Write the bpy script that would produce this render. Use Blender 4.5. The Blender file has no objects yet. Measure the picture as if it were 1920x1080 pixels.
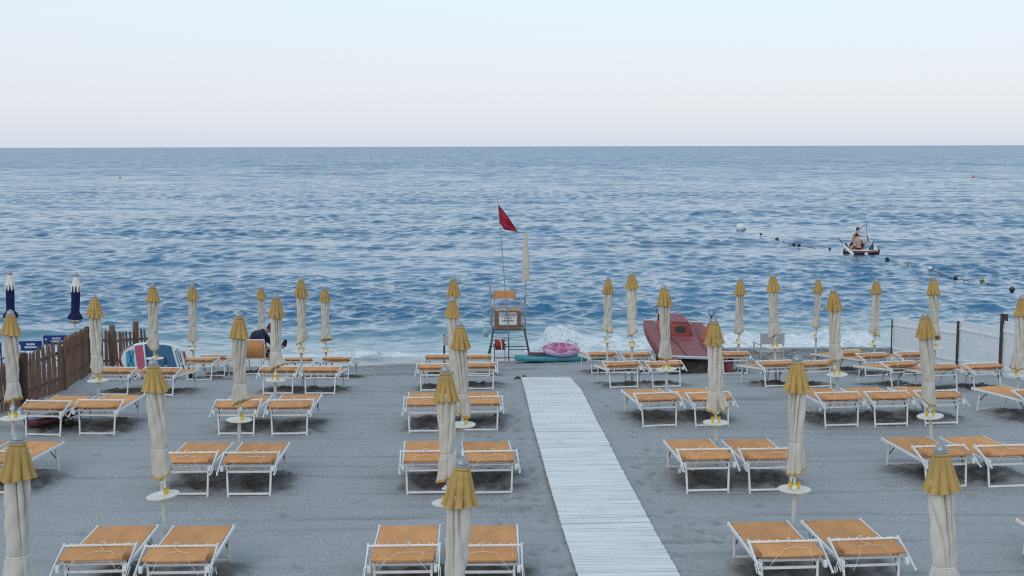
import bpy, bmesh, math, random
import numpy as np
from mathutils import Vector, Matrix, Euler, Quaternion

rnd = random.Random(7)
R = math.radians
sc = bpy.context.scene
COL = sc.collection

# ------------------------------------------------------------------ camera
CAM_H = 4.65
FPX = 2300.0                       # focal length in pixels of the 1920 px wide photograph
PITCH = math.atan(265.5 / FPX)
cam_d = bpy.data.cameras.new("camera")
cam = bpy.data.objects.new("camera", cam_d)
COL.objects.link(cam)
cam_d.sensor_width = 36.0
cam_d.lens = 36.0 * FPX / 1920.0
cam_d.clip_start = 0.1
cam_d.clip_end = 90000
CAM_R = Matrix.Rotation(R(90) - PITCH, 3, 'X') @ Matrix.Rotation(R(-0.15), 3, 'Z')
cam.matrix_world = Matrix.Translation((0, 0, CAM_H)) @ CAM_R.to_4x4()
sc.camera = cam
EYE = Vector((0, 0, CAM_H))

def ray(px, py):
    d = CAM_R @ Vector(((px - 960) / FPX, -(py - 540) / FPX, -1.0))
    return d

SEA = -1.70
def sstep(a, b, x):
    t = np.clip((x - a) / (b - a), 0, 1)
    return t * t * (3 - 2 * t)
def prof(y):
    y = np.asarray(y, dtype=float)
    z = np.zeros_like(y)
    m = (y > 20) & (y <= 26); z = np.where(m, -0.14 * (y - 20) ** 2 / 12, z)
    m = (y > 26) & (y <= 30); z = np.where(m, -0.42 - 0.14 * (y - 26), z)
    m = y > 30; z = np.where(m, -0.98 - 0.10 * (y - 30), z)
    return np.maximum(z, -6.0)
def shift(x):
    return -1.0 + 2.3 * sstep(-6, 8, np.asarray(x, dtype=float))
def G(x, y):
    y = np.asarray(y, dtype=float)
    return prof(y - shift(x) * sstep(26, 34, y))
def g(x, y): return float(G(x, y))
def yshore(x): return 37.2 + shift(x)

def on_ground(px, py, h=0.0):
    """where the sight line through a photo pixel meets the beach raised by h"""
    d = ray(px, py); y = 20.0
    for _ in range(40):
        t = y / d.y
        x = d.x * t
        z = g(x, y) + h
        t = (z - CAM_H) / d.z
        y = 0.5 * y + 0.5 * d.y * t
    return Vector((d.x * y / d.y, y, g(d.x * y / d.y, y)))
def at_y(px, py, y):
    d = ray(px, py); t = y / d.y
    return EYE + d * t
def at_z(px, py, z):
    d = ray(px, py); t = (z - CAM_H) / d.z
    return EYE + d * t

# ------------------------------------------------------------------ tagging
def tag(o, label=None, cat=None, group=None, kind=None):
    if label: o['label'] = label
    if cat: o['category'] = cat
    if group: o['group'] = group
    if kind: o['kind'] = kind
    return o
def thing(name, label, cat, loc=(0, 0, 0), rotz=0.0, group=None):
    o = bpy.data.objects.new(name, None); COL.objects.link(o)
    o.empty_display_size = 0.2
    o.location = loc; o.rotation_euler = (0, 0, rotz)
    return tag(o, label, cat, group)
def child(name, me, parent, loc=None, rot=None):
    o = bpy.data.objects.new(name, me); COL.objects.link(o)
    o.parent = parent
    if loc is not None: o.location = loc
    if rot is not None: o.rotation_euler = rot
    return o

# ------------------------------------------------------------------ mesh builder
class MB:
    def __init__(s): s.v = []; s.f = []
    def add(s, vs, fs):
        b = len(s.v); s.v += [tuple(p) for p in vs]; s.f += [tuple(i + b for i in f) for f in fs]; return s
    def box(s, c, size, rot=None):
        x, y, z = [k / 2 for k in size]; c = Vector(c)
        vs = [Vector((sx * x, sy * y, sz * z)) for sx in (-1, 1) for sy in (-1, 1) for sz in (-1, 1)]
        if rot is not None: vs = [rot @ p for p in vs]
        return s.add([p + c for p in vs], [(0, 1, 3, 2), (4, 6, 7, 5), (0, 4, 5, 1), (2, 3, 7, 6), (0, 2, 6, 4), (1, 5, 7, 3)])
    def loft(s, rings, closed=True, cap=True):
        n = len(rings[0]); vs = [p for r in rings for p in r]; fs = []
        for i in range(len(rings) - 1):
            for j in range(n if closed else n - 1):
                k = (j + 1) % n
                fs.append((i * n + j, i * n + k, (i + 1) * n + k, (i + 1) * n + j))
        if cap and closed:
            fs.append(tuple(range(n - 1, -1, -1))); fs.append(tuple((len(rings) - 1) * n + j for j in range(n)))
        return s.add(vs, fs)
    def bar(s, p, q, w, h, up=(0, 0, 1), ch=0.22):
        """rectangular tube with chamfered edges from p to q"""
        p = Vector(p); q = Vector(q); d = (q - p).normalized(); up = Vector(up)
        if abs(d.dot(up)) > 0.98: up = Vector((0, 1, 0))
        a = d.cross(up).normalized(); b = a.cross(d).normalized()
        c = ch * min(w, h); x, y = w / 2, h / 2
        pr = [(x, -y + c), (x, y - c), (x - c, y), (-x + c, y), (-x, y - c), (-x, -y + c), (-x + c, -y), (x - c, -y)]
        return s.loft([[e + a * i + b * j for i, j in pr] for e in (p, q)])
    def tube(s, pts, r, n=8, cap=True):
        pts = [Vector(p) for p in pts]; m = len(pts); rs = r if isinstance(r, (list, tuple)) else [r] * m
        rings = []; a = None
        for i, p in enumerate(pts):
            d = (pts[min(i + 1, m - 1)] - pts[max(i - 1, 0)]).normalized()
            if a is None: a = d.cross(Vector((0, 0, 1)) if abs(d.z) < 0.9 else Vector((1, 0, 0))).normalized()
            a = (a - d * a.dot(d)).normalized(); b = d.cross(a)
            rings.append([p + (a * math.cos(2 * math.pi * k / n) + b * math.sin(2 * math.pi * k / n)) * rs[i] for k in range(n)])
        return s.loft(rings, cap=cap)
    def lathe(s, pr, n=24, c=(0, 0, 0), rot=None, cap=True):
        c = Vector(c); rings = []
        for r_, z in pr:
            ring = [Vector((r_ * math.cos(2 * math.pi * k / n), r_ * math.sin(2 * math.pi * k / n), z)) for k in range(n)]
            if rot is not None: ring = [rot @ p for p in ring]
            rings.append([p + c for p in ring])
        return s.loft(rings, cap=cap)
    def ball(s, c, r, n=12, m=8, sc3=(1, 1, 1), rot=None):
        pr = [(math.sin(math.pi * i / m), -math.cos(math.pi * i / m)) for i in range(m + 1)]
        c = Vector(c); rings = []
        for rr, z in pr:
            rr = max(rr, 1e-4)
            ring = [Vector((rr * math.cos(2 * math.pi * k / n) * r * sc3[0], rr * math.sin(2 * math.pi * k / n) * r * sc3[1], z * r * sc3[2])) for k in range(n)]
            if rot is not None: ring = [rot @ p for p in ring]
            rings.append([p + c for p in ring])
        return s.loft(rings)
    def sheet(s, fn, nu, nv):
        vs = [fn(i / nu, j / nv) for j in range(nv + 1) for i in range(nu + 1)]
        fs = [(j * (nu + 1) + i, j * (nu + 1) + i + 1, (j + 1) * (nu + 1) + i + 1, (j + 1) * (nu + 1) + i) for j in range(nv) for i in range(nu)]
        return s.add(vs, fs)
    def slab(s, fn, nu, nv, th):
        """curved sheet with thickness th along z"""
        top = [Vector(fn(i / nu, j / nv)) for j in range(nv + 1) for i in range(nu + 1)]
        bot = [p - Vector((0, 0, th)) for p in top]; k = nu + 1; N = len(top)
        fs = []
        for j in range(nv):
            for i in range(nu):
                q = (j * k + i, j * k + i + 1, (j + 1) * k + i + 1, (j + 1) * k + i)
                fs.append(q); fs.append(tuple(N + x for x in reversed(q)))
        for i in range(nu):
            fs.append((i + 1, i, N + i, N + i + 1)); b = nv * k
            fs.append((b + i, b + i + 1, N + b + i + 1, N + b + i))
        for j in range(nv):
            fs.append((j * k, (j + 1) * k, N + (j + 1) * k, N + j * k))
            fs.append(((j + 1) * k + nu, j * k + nu, N + j * k + nu, N + (j + 1) * k + nu))
        return s.add(top + bot, fs)
    def mesh(s, name, mat, smooth=True, ang=38):
        me = bpy.data.meshes.new(name); me.from_pydata(s.v, [], s.f); me.update()
        if smooth:
            me.polygons.foreach_set('use_smooth', [True] * len(me.polygons))
            me.set_sharp_from_angle(angle=R(ang))
        me.materials.append(mat); return me
    def build(s, name, mat, parent=None, smooth=True, ang=38):
        o = bpy.data.objects.new(name, s.mesh(name, mat, smooth, ang)); COL.objects.link(o)
        if parent: o.parent = parent
        return o

# ------------------------------------------------------------------ numpy noise
def vnoise(x, y, seed=0):
    xi = np.floor(x).astype(np.int64); yi = np.floor(y).astype(np.int64)
    fx = x - xi; fy = y - yi; fx = fx * fx * (3 - 2 * fx); fy = fy * fy * (3 - 2 * fy)
    def h(a, b):
        n = (a * 374761393 + b * 668265263 + seed * 982451653) & 0x7fffffff
        n = ((n ^ (n >> 13)) * 1274126177) & 0x7fffffff
        return ((n ^ (n >> 16)) & 0xffff) / 65535.0
    return (h(xi, yi) * (1 - fx) + h(xi + 1, yi) * fx) * (1 - fy) + (h(xi, yi + 1) * (1 - fx) + h(xi + 1, yi + 1) * fx) * fy
def fbm(x, y, o=4, seed=0):
    a = 0.5; s = 0; 
    for k in range(o):
        s = s + a * (vnoise(x, y, seed + k * 17) - 0.5); x = x * 2.03 + 5.1; y = y * 2.03 + 3.7; a *= 0.5
    return s * 2

# ------------------------------------------------------------------ materials
def new_mat(name):
    m = bpy.data.materials.new(name); m.use_nodes = True
    return m, m.node_tree.nodes, m.node_tree.links, m.node_tree.nodes['Principled BSDF']
def mat(name, col, rough=0.6, metal=0.0, var=0.12, scale=8.0, bump=0.0, bscale=60.0, rand=0.0, stretch=(1, 1, 1), spec=0.5, sheen=0.0, col2=None, gen=False):
    m, N, L, P = new_mat(name)
    P.inputs['Roughness'].default_value = rough; P.inputs['Metallic'].default_value = metal
    P.inputs['Specular IOR Level'].default_value = spec
    if sheen: P.inputs['Sheen Weight'].default_value = sheen
    tc = N.new('ShaderNodeTexCoord'); mp = N.new('ShaderNodeMapping'); mp.inputs['Scale'].default_value = stretch
    L.new(tc.outputs['Object'], mp.inputs['Vector'])
    nz = N.new('ShaderNodeTexNoise'); nz.inputs['Scale'].default_value = scale; nz.inputs['Detail'].default_value = 5
    L.new(mp.outputs['Vector'], nz.inputs['Vector'])
    mx = N.new('ShaderNodeMix'); mx.data_type = 'RGBA'
    c = Vector(col); c2 = Vector(col2) if col2 else c * (1 - var)
    mx.inputs['A'].default_value = (*c2, 1); mx.inputs['B'].default_value = (*(c * (1 + (0 if col2 else var * 0.5))), 1)
    rp = N.new('ShaderNodeMapRange'); rp.inputs['From Min'].default_value = 0.32; rp.inputs['From Max'].default_value = 0.68
    L.new(nz.outputs['Fac'], rp.inputs['Value']); L.new(rp.outputs['Result'], mx.inputs['Factor'])
    out = mx.outputs['Result']
    if rand:
        oi = N.new('ShaderNodeObjectInfo'); hs = N.new('ShaderNodeHueSaturation')
        r1 = N.new('ShaderNodeMapRange'); r1.inputs['To Min'].default_value = 1 - rand; r1.inputs['To Max'].default_value = 1 + rand * 0.6
        L.new(oi.outputs['Random'], r1.inputs['Value']); L.new(r1.outputs['Result'], hs.inputs['Value'])
        L.new(out, hs.inputs['Color']); out = hs.outputs['Color']
    L.new(out, P.inputs['Base Color'])
    if bump:
        n2 = N.new('ShaderNodeTexNoise'); n2.inputs['Scale'].default_value = bscale; n2.inputs['Detail'].default_value = 4
        L.new(mp.outputs['Vector'], n2.inputs['Vector'])
        bp = N.new('ShaderNodeBump'); bp.inputs['Strength'].default_value = bump; bp.inputs['Distance'].default_value = 0.02
        L.new(n2.outputs['Fac'], bp.inputs['Height']); L.new(bp.outputs['Normal'], P.inputs['Normal'])
    return m

M = {}
M['frame'] = mat('white_painted_aluminium', (0.76, 0.775, 0.78), 0.38, 0.0, 0.10, 14, rand=0.06)
M['orange'] = mat('orange_mesh_fabric', (0.66, 0.315, 0.128), 0.75, 0, 0.17, 3.5, bump=0.25, bscale=260, rand=0.11, stretch=(1, 0.35, 1), spec=0.2)
M['orange_edge'] = mat('orange_sewn_edge', (0.66, 0.42, 0.25), 0.8, 0, 0.1, 20, spec=0.2)
M['dark'] = mat('dark_strut_metal', (0.05, 0.055, 0.06), 0.5, 0.2)
M['cord'] = mat('white_cord', (0.75, 0.73, 0.68), 0.8, 0, 0.1)
M['cream'] = mat('cream_canvas', (0.575, 0.55, 0.495), 0.85, 0, 0.13, 3, bump=0.05, bscale=120, rand=0.06, spec=0.15, stretch=(1, 1, 0.4))
M['ochre'] = mat('ochre_canvas', (0.47, 0.315, 0.115), 0.85, 0, 0.16, 6, bump=0.15, bscale=150, rand=0.08, spec=0.15)
M['silver'] = mat('grey_cap_metal', (0.34, 0.355, 0.37), 0.42, 0.5, 0.15, 30)
M['pole'] = mat('pale_grey_pole', (0.60, 0.60, 0.58), 0.4, 0.1, 0.12, 9)
M['beige'] = mat('beige_plastic', (0.62, 0.50, 0.32), 0.5)
M['tabletop'] = mat('off_white_plastic', (0.68, 0.66, 0.58), 0.42, 0, 0.08, 10)
M['tabhub'] = mat('tan_hub', (0.42, 0.29, 0.16), 0.6)
M['yellow'] = mat('yellow_plastic', (0.72, 0.50, 0.02), 0.4, 0, 0.12, 12)
M['navy'] = mat('navy_canvas', (0.012, 0.022, 0.085), 0.85, 0, 0.25, 8, bump=0.2, bscale=90, spec=0.15)
M['white_cloth'] = mat('white_canvas', (0.72, 0.70, 0.66), 0.85, 0, 0.1, 8, spec=0.15)
# ------------------------------------------------------------------ sky and light
w = bpy.data.worlds.new("World"); sc.world = w; w.use_nodes = True
N = w.node_tree.nodes; L = w.node_tree.links
sky = N.new('ShaderNodeTexSky'); sky.sky_type = 'NISHITA'; sky.sun_disc = False
SUN_EL, SUN_ROT = R(9.0), R(205.0)
sky.sun_elevation = SUN_EL; sky.sun_rotation = SUN_ROT
sky.altitude = 0; sky.air_density = 1.0; sky.dust_density = 1.2; sky.ozone_density = 1.0
bg = N['Background']; bg.inputs['Strength'].default_value = 0.14
# thin high veil of the evening air: pale over the whole dome, faintly rosy low down
tc = N.new('ShaderNodeTexCoord'); sx = N.new('ShaderNodeSeparateXYZ'); L.new(tc.outputs['Generated'], sx.inputs['Vector'])
cr = N.new('ShaderNodeValToRGB'); L.new(sx.outputs['Z'], cr.inputs['Fac'])
e = cr.color_ramp.elements
e[0].position = 0.0; e[0].color = (0.57, 0.64, 0.735, 1)
e[1].position = 1.0; e[1].color = (0.43, 0.555, 0.70, 1)
for p, c in ((0.012, (0.605, 0.66, 0.75)), (0.035, (0.645, 0.68, 0.765)), (0.07, (0.65, 0.70, 0.795)), (0.12, (0.645, 0.735, 0.83)), (0.20, (0.615, 0.735, 0.815)), (0.36, (0.535, 0.67, 0.785))):
    k = e.new(p); k.color = (*c, 1)
sc_v = N.new('ShaderNodeVectorMath'); sc_v.operation = 'SCALE'; sc_v.inputs['Scale'].default_value = 7.2
L.new(cr.outputs['Color'], sc_v.inputs[0])
mxs = N.new('ShaderNodeMix'); mxs.data_type = 'RGBA'; mxs.inputs['Factor'].default_value = 0.86
L.new(sky.outputs['Color'], mxs.inputs['A']); L.new(sc_v.outputs['Vector'], mxs.inputs['B'])
L.new(mxs.outputs['Result'], bg.inputs['Color'])

sd = bpy.data.lights.new("sun", 'SUN'); so = bpy.data.objects.new("sun", sd); COL.objects.link(so)
sd.energy = 0.5; sd.angle = R(40); sd.color = (1.0, 0.93, 0.85)
sv = Vector((math.sin(SUN_ROT) * math.cos(R(38)), math.cos(SUN_ROT) * math.cos(R(38)), math.sin(R(38))))
so.rotation_euler = sv.to_track_quat('Z', 'Y').to_euler()
so.location = (-10, -20, 30)
sc.view_settings.view_transform = 'Standard'; sc.view_settings.look = 'None'
sc.view_settings.exposure = 0.30; sc.view_settings.gamma = 1.0
sc.cycles.use_denoising = False
sc.cycles.max_bounces = 6
sc.cycles.filter_width = 1.15

# ------------------------------------------------------------------ loungers: where they stand
# (x, y of the point between the front feet in the photograph, turn in degrees, label, raised)
LOUNGERS = [
 # row nearest the camera
 (178, 1131, 2.6, 'left orange lounger of the front-row pair at lower left'),
 (332, 1133, 2.0, 'right orange lounger of the front-row pair at lower left'),
 (756, 1132, 1.6, 'orange lounger left of the front-row parasol beside the boardwalk'),
 (911, 1132, 0.5, 'front-row orange lounger between the parasol pole and the boardwalk'),
 (1481, 1123, 3.1, 'left orange lounger of the front-row pair right of the boardwalk'),
 (1634, 1118, 3.7, 'right orange lounger of the front-row pair right of the boardwalk'),
 (2084, 1113, 6.0, 'front-row lounger cut off by the right edge of the photo'),
 # second row
 (-119, 927, -5.7, 'second-row lounger barely showing at the left edge of the photo'),
 (-8, 927, -5.7, 'second-row lounger behind the parasol in the lower left corner'),
 (350, 930, 0.2, 'left lounger of the second-row pair at left, its front leg behind a round table'),
 (467, 930, 1.4, 'right lounger of the second-row pair at left, clear of any pole'),
 (803, 927, 3.7, 'second-row lounger left of the boardwalk, half hidden by a parasol'),
 (920, 927, 4.2, 'second-row lounger right of the centre parasols, next to the boardwalk'),
 (1327, 923, 4.3, 'left lounger of the second-row pair right of the boardwalk'),
 (1444, 922, 4.5, 'second-row lounger whose right corner touches a closed parasol'),
 (1774, 916, 7.2, 'second-row lounger behind the parasol at lower right'),
 (1891, 915, 7.4, 'second-row lounger at the far right edge'),
 # third row
 (81, 818, -3.4, 'third-row lounger with a purple board lying beneath it'),
 (182, 816, -1.4, 'third-row lounger just right of the purple board and weeds'),
 (443, 816, 0.0, 'left lounger of the third-row pair left of centre, behind a round table'),
 (543, 816, 0.5, 'right lounger of the third-row pair left of centre'),
 (800, 811, 2.5, 'third-row lounger left of the line of centre parasols'),
 (900, 809, 3.0, 'third-row lounger right of the line of centre parasols'),
 (1237, 801, 8.0, 'left lounger of the third-row pair right of the boardwalk'),
 (1335, 800, 10.0, 'third-row lounger crossed by a parasol with a slit canopy hem'),
 (1578, 800, 8.0, 'leftmost of three loungers side by side in the third row'),
 (1671, 798, 8.0, 'middle of three loungers side by side in the third row'),
 (1765, 796, 8.0, 'rightmost of three third-row loungers, behind a round table'),
 (1951, 793, 18.0, 'third-row lounger cut by the right edge, its side rail showing'),
 # fourth row
 (212, 742, -4.0, 'fourth-row lounger beside the round table nearest the picket fence'),
 (297, 743, -6.0, 'fourth-row lounger in front of the leaning paddle board'),
 (521, 740, 0.0, 'fourth-row lounger with a yellow ashtray and table before it'),
 (600, 740, 0.0, 'fourth-row lounger at left, the right one of its pair by open sand'),
 (816, 734, 1.0, 'fourth-row lounger on the left behind the centre parasols'),
 (898, 731, 1.0, 'fourth-row lounger on the right behind the centre parasols'),
 (1170, 728, 7.0, 'fourth-row lounger left of the pole table before the red boat'),
 (1250, 727, 7.0, 'fourth-row lounger with a round table before it, below the red boat'),
 (1460, 726, 12.0, 'fourth-row lounger in front of the wooden folding chair'),
 (1534, 727, 12.0, 'fourth-row lounger right of the one before the wooden folding chair'),
 (1696, 728, 16.0, 'leftmost of three fourth-row loungers before the white fence'),
 (1770, 735, 12.0, 'middle of three fourth-row loungers before the white fence, behind a parasol'),
 (1852, 733, 12.0, 'rightmost of three fourth-row loungers, against the white fence'),
 # row nearest the sea
 (373, 714, -6.0, 'lounger just right of the leaning paddle board, near the brown post'),
 (400, 706, -6.0, 'lounger behind the one by the paddle board, left of the seated man'),
 (471, 703, 0.0, 'lounger with its backrest raised, the man sitting on it'),
 (560, 712, -1.0, 'sea-row lounger just right of the seated man'),
 (630, 711, -2.0, 'sea-row lounger at left, last before the empty wet sand'),
 (822, 706, 0.0, 'sea-row lounger in front of the grey sign on its dark post'),
 (896, 706, 0.0, 'sea-row lounger nearest the lifeguard chair'),
 (1131, 701, 8.0, 'sea-row lounger beside the teal paddle board'),
 (1196, 702, 8.0, 'sea-row lounger at the left side of the red boat'),
 (1379, 702, 6.0, 'sea-row lounger at the right side of the red boat'),
 (1594, 699, 14.0, 'leftmost sea-row lounger of three by the white fence'),
 (1644, 706, 14.0, 'middle sea-row lounger of three by the white fence'),
 (1715, 703, 12.0, 'rightmost sea-row lounger of three, closest to the white fence'),
]
LP = []
for px, py, rz, lab in LOUNGERS:
    p = on_ground(px, py); LP.append((p, R(rz), lab))

# ------------------------------------------------------------------ sand
def axis(lo, hi, step, far_lo, far_hi):
    a = list(np.arange(lo, hi + 1e-6, step)); s = step; v = hi
    while v < far_hi: s *= 1.35; v += s; a.append(v)
    s = step; v = lo; b = []
    while v > far_lo: s *= 1.35; v -= s; b.append(v)
    return np.array(b[::-1] + a)
gx = axis(-13.0, 13.5, 0.05, -500, 500); gy = axis(8.5, 38.5, 0.05, -120, 60)
X, Y = np.meshgrid(gx, gy); Z = G(X, Y)
core = sstep(-13.0, -12, X) * (1 - sstep(12.5, 13.5, X)) * sstep(8.5, 9, Y) * (1 - sstep(37.5, 38.5, Y))
micro = 0.035 * fbm(X * 0.35, Y * 0.8, 3, 3) + 0.010 * fbm(X * 0.5, Y * 3.2, 3, 11) + 0.007 * fbm(X * 6, Y * 6, 2, 21)
raked = 0.004 * np.sin(Y * 2 * np.pi / 0.16 + 1.6 * fbm(X * 0.25, Y * 0.6, 2, 5) * 6) * sstep(-0.1, 0.25, fbm(X * 0.2, Y * 0.5, 2, 8))
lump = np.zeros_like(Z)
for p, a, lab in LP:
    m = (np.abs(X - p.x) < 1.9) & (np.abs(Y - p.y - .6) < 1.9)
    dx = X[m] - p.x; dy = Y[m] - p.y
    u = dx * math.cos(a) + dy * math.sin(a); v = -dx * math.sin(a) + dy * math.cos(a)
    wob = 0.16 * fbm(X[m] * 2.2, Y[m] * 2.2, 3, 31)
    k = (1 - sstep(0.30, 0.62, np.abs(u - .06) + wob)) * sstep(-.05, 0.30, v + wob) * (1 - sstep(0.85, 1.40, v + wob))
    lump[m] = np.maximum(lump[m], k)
lumps = lump * (0.07 * fbm(X * 4.5, Y * 4.5, 4, 41) + 0.07 * fbm(X * 10, Y * 10, 2, 47) + 0.04)
# trodden sand: shallow footprints beside the boardwalk, round the lounger rows and down to the water
dent = np.zeros_like(Z)
def foot(fx, fy, depth, ang):
    ix = np.searchsorted(gx, fx); iy = np.searchsorted(gy, fy)
    sl = (slice(max(iy - 8, 0), iy + 8), slice(max(ix - 8, 0), ix + 8))
    dx = X[sl] - fx; dy = Y[sl] - fy
    u = dx * math.cos(ang) + dy * math.sin(ang); v = -dx * math.sin(ang) + dy * math.cos(ang)
    r2 = (u / 0.060) ** 2 + (v / 0.125) ** 2; r2 = np.maximum(r2 + .7 * fbm(X[sl] * 9, Y[sl] * 9, 2, 19), 0)
    dent[sl] += depth * (-np.exp(-r2) + 0.55 * np.exp(-(np.sqrt(r2) - 1.7) ** 2 * 2.5))
def path_x(y):      # centre line of the boardwalk
    return float(np.interp(y, PATH_Y, PATH_X))
pc = [on_ground(x, y) for x, y in ((1022, 712), (1040, 745), (1060, 800), (1081, 850), (1108, 920), (1135, 985), (1177, 1080))]
PATH_Y = [p.y for p in pc][::-1]; PATH_X = [p.x for p in pc][::-1]
PATH_Y = [6.0] + PATH_Y; PATH_X = [PATH_X[0] + (PATH_X[0] - PATH_X[1]) / (PATH_Y[1] - PATH_Y[2]) * (6.0 - PATH_Y[1])] + PATH_X
for i in range(170):
    y = rnd.uniform(10, 26); s = rnd.choice((-1, -1, 1))
    foot(path_x(y) + s * rnd.uniform(0.68, 1.5) , y, rnd.uniform(.014, .034), rnd.uniform(-.5, .5))
for i in range(420):
    foot(rnd.uniform(-8, 10), rnd.uniform(25, 34), rnd.uniform(.014, .036), rnd.uniform(-3, 3))
for i in range(160):
    foot(rnd.uniform(-8, 9), rnd.uniform(10, 25), rnd.uniform(.005, .018), rnd.uniform(-3, 3))
for i in range(26):                       # tracks left by the drag rake and by dragged loungers
    ty = rnd.uniform(9.5, 27); ta = rnd.uniform(-.035, .035); tx0 = rnd.uniform(-11, 6); tl = rnd.uniform(3, 9)
    cy = ty + ta * X + .10 * fbm(X * .35, X * 0 + ty, 2, 200 + i)
    on = sstep(tx0, tx0 + .8, X) * (1 - sstep(tx0 + tl, tx0 + tl + .8, X))
    q_ = (Y - cy) / .045
    dent += on * .016 * (-np.exp(-q_ ** 2) + .7 * np.exp(-(np.abs(q_) - 1.6) ** 2 * 2))
edge = np.interp(Y, PATH_Y, PATH_X)
rim = 0.03 * np.exp(-((np.abs(X - edge) - 0.64) / 0.08) ** 2) * sstep(9, 10, Y) * (1 - sstep(24.5, 25.2, Y))
rim *= 0.5 + fbm(X * 2, Y * 2, 2, 77)
Z2 = Z + core * (micro + raked * (1 - lump) + lumps + dent + rim)
# keep the sand below the boardwalk planks
onp = (np.abs(X - edge) < 0.6) & (Y < 25.6) & (Y > 5)
Z2 = np.where(onp, np.minimum(Z2, Z + 0.012), Z2)

def grid_mesh(name, X, Y, Z, material, attrs=None):
    ny, nx = X.shape
    co = np.empty((ny * nx, 3), dtype=np.float32)
    co[:, 0] = X.ravel(); co[:, 1] = Y.ravel(); co[:, 2] = Z.ravel()
    idx = np.arange(ny * nx).reshape(ny, nx)
    f = np.stack([idx[:-1, :-1], idx[:-1, 1:], idx[1:, 1:], idx[1:, :-1]], -1).reshape(-1, 4)
    me = bpy.data.meshes.new(name)
    me.vertices.add(len(co)); me.vertices.foreach_set('co', co.ravel())
    me.loops.add(f.size); me.loops.foreach_set('vertex_index', f.ravel().astype(np.int32))
    me.polygons.add(len(f)); me.polygons.foreach_set('loop_start', np.arange(0, f.size, 4, dtype=np.int32))
    try: me.polygons.foreach_set('loop_total', np.full(len(f), 4, dtype=np.int32))
    except Exception: pass
    me.polygons.foreach_set('use_smooth', np.ones(len(f), dtype=bool))
    for k, a in (attrs or {}).items():
        at = me.attributes.new(k, 'FLOAT', 'POINT'); at.data.foreach_set('value', a.ravel().astype(np.float32))
    me.update(calc_edges=True); me.validate()
    me.materials.append(material)
    o = bpy.data.objects.new(name, me); COL.objects.link(o)
    return o

m, N, L, P = new_mat('grey_beach_sand')
geo = N.new('ShaderNodeNewGeometry')
def noise(scale, detail=4, rough=.6, st=None, src=None):
    n = N.new('ShaderNodeTexNoise'); n.inputs['Scale'].default_value = scale; n.inputs['Detail'].default_value = detail; n.inputs['Roughness'].default_value = rough
    s = src or geo.outputs['Position']
    if st:
        mp = N.new('ShaderNodeMapping'); mp.inputs['Scale'].default_value = st; L.new(s, mp.inputs['Vector']); s = mp.outputs['Vector']
    L.new(s, n.inputs['Vector']); return n.outputs['Fac']
def mrange(v, a, b, c=0.0, d=1.0):
    n = N.new('ShaderNodeMapRange'); n.inputs['From Min'].default_value = a; n.inputs['From Max'].default_value = b
    n.inputs['To Min'].default_value = c; n.inputs['To Max'].default_value = d; L.new(v, n.inputs['Value']); return n.outputs['Result']
def mix(f, a, b, kind='MIX'):
    n = N.new('ShaderNodeMix'); n.data_type = 'RGBA'; n.blend_type = kind
    for s, v in (('Factor', f), ('A', a), ('B', b)):
        if isinstance(v, (int, float)): n.inputs[s].default_value = v
        elif isinstance(v, tuple): n.inputs[s].default_value = (*v, 1)
        else: L.new(v, n.inputs[s])
    return n.outputs['Result']
def math2(op, a, b):
    n = N.new('ShaderNodeMath'); n.operation = op
    for i, v in enumerate((a, b)):
        if isinstance(v, (int, float)): n.inputs[i].default_value = v
        else: L.new(v, n.inputs[i])
    return n.outputs['Value']
c = mix(mrange(noise(48, 3, .8), .40, .60), (0.245, 0.252, 0.254), (0.475, 0.487, 0.49))          # grains, light and dark
c = mix(mrange(noise(130, 2, .8), .38, .62, 0, .4), c, (0.37, 0.38, 0.388))
c = mix(mrange(noise(0.55, 4, .6), .35, .65, 0, .35), c, (0.30, 0.308, 0.312))                     # broad patches
c = mix(mrange(noise(1.0, 5, .65, (.30, 3.2, 1)), .52, .70, 0, .55), c, (0.24, 0.246, 0.25))          # drag marks along the rows
vo = N.new('ShaderNodeTexVoronoi'); vo.inputs['Scale'].default_value = 9.0; vo.inputs['Randomness'].default_value = 1.0
L.new(geo.outputs['Position'], vo.inputs['Vector'])
sp = N.new('ShaderNodeSeparateXYZ'); L.new(geo.outputs['Position'], sp.inputs['Vector'])
peb_c = mix(mrange(noise(14, 2, .7), .4, .6), (0.055, 0.055, 0.055), (0.30, 0.295, 0.285))
bw = N.new('ShaderNodeSeparateColor'); L.new(vo.outputs['Color'], bw.inputs['Color'])
peb_c = mix(mrange(bw.outputs['Red'], .1, .9), (0.07, 0.07, 0.072), (0.30, 0.30, 0.30))
zz = math2('ADD', sp.outputs['Z'], math2('MULTIPLY', math2('SUBTRACT', noise(.7, 4), .5), .5))
peb = math2('MULTIPLY', mrange(zz, -1.0, -1.25), mrange(sp.outputs['X'], 2.5, 5.0))
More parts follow.
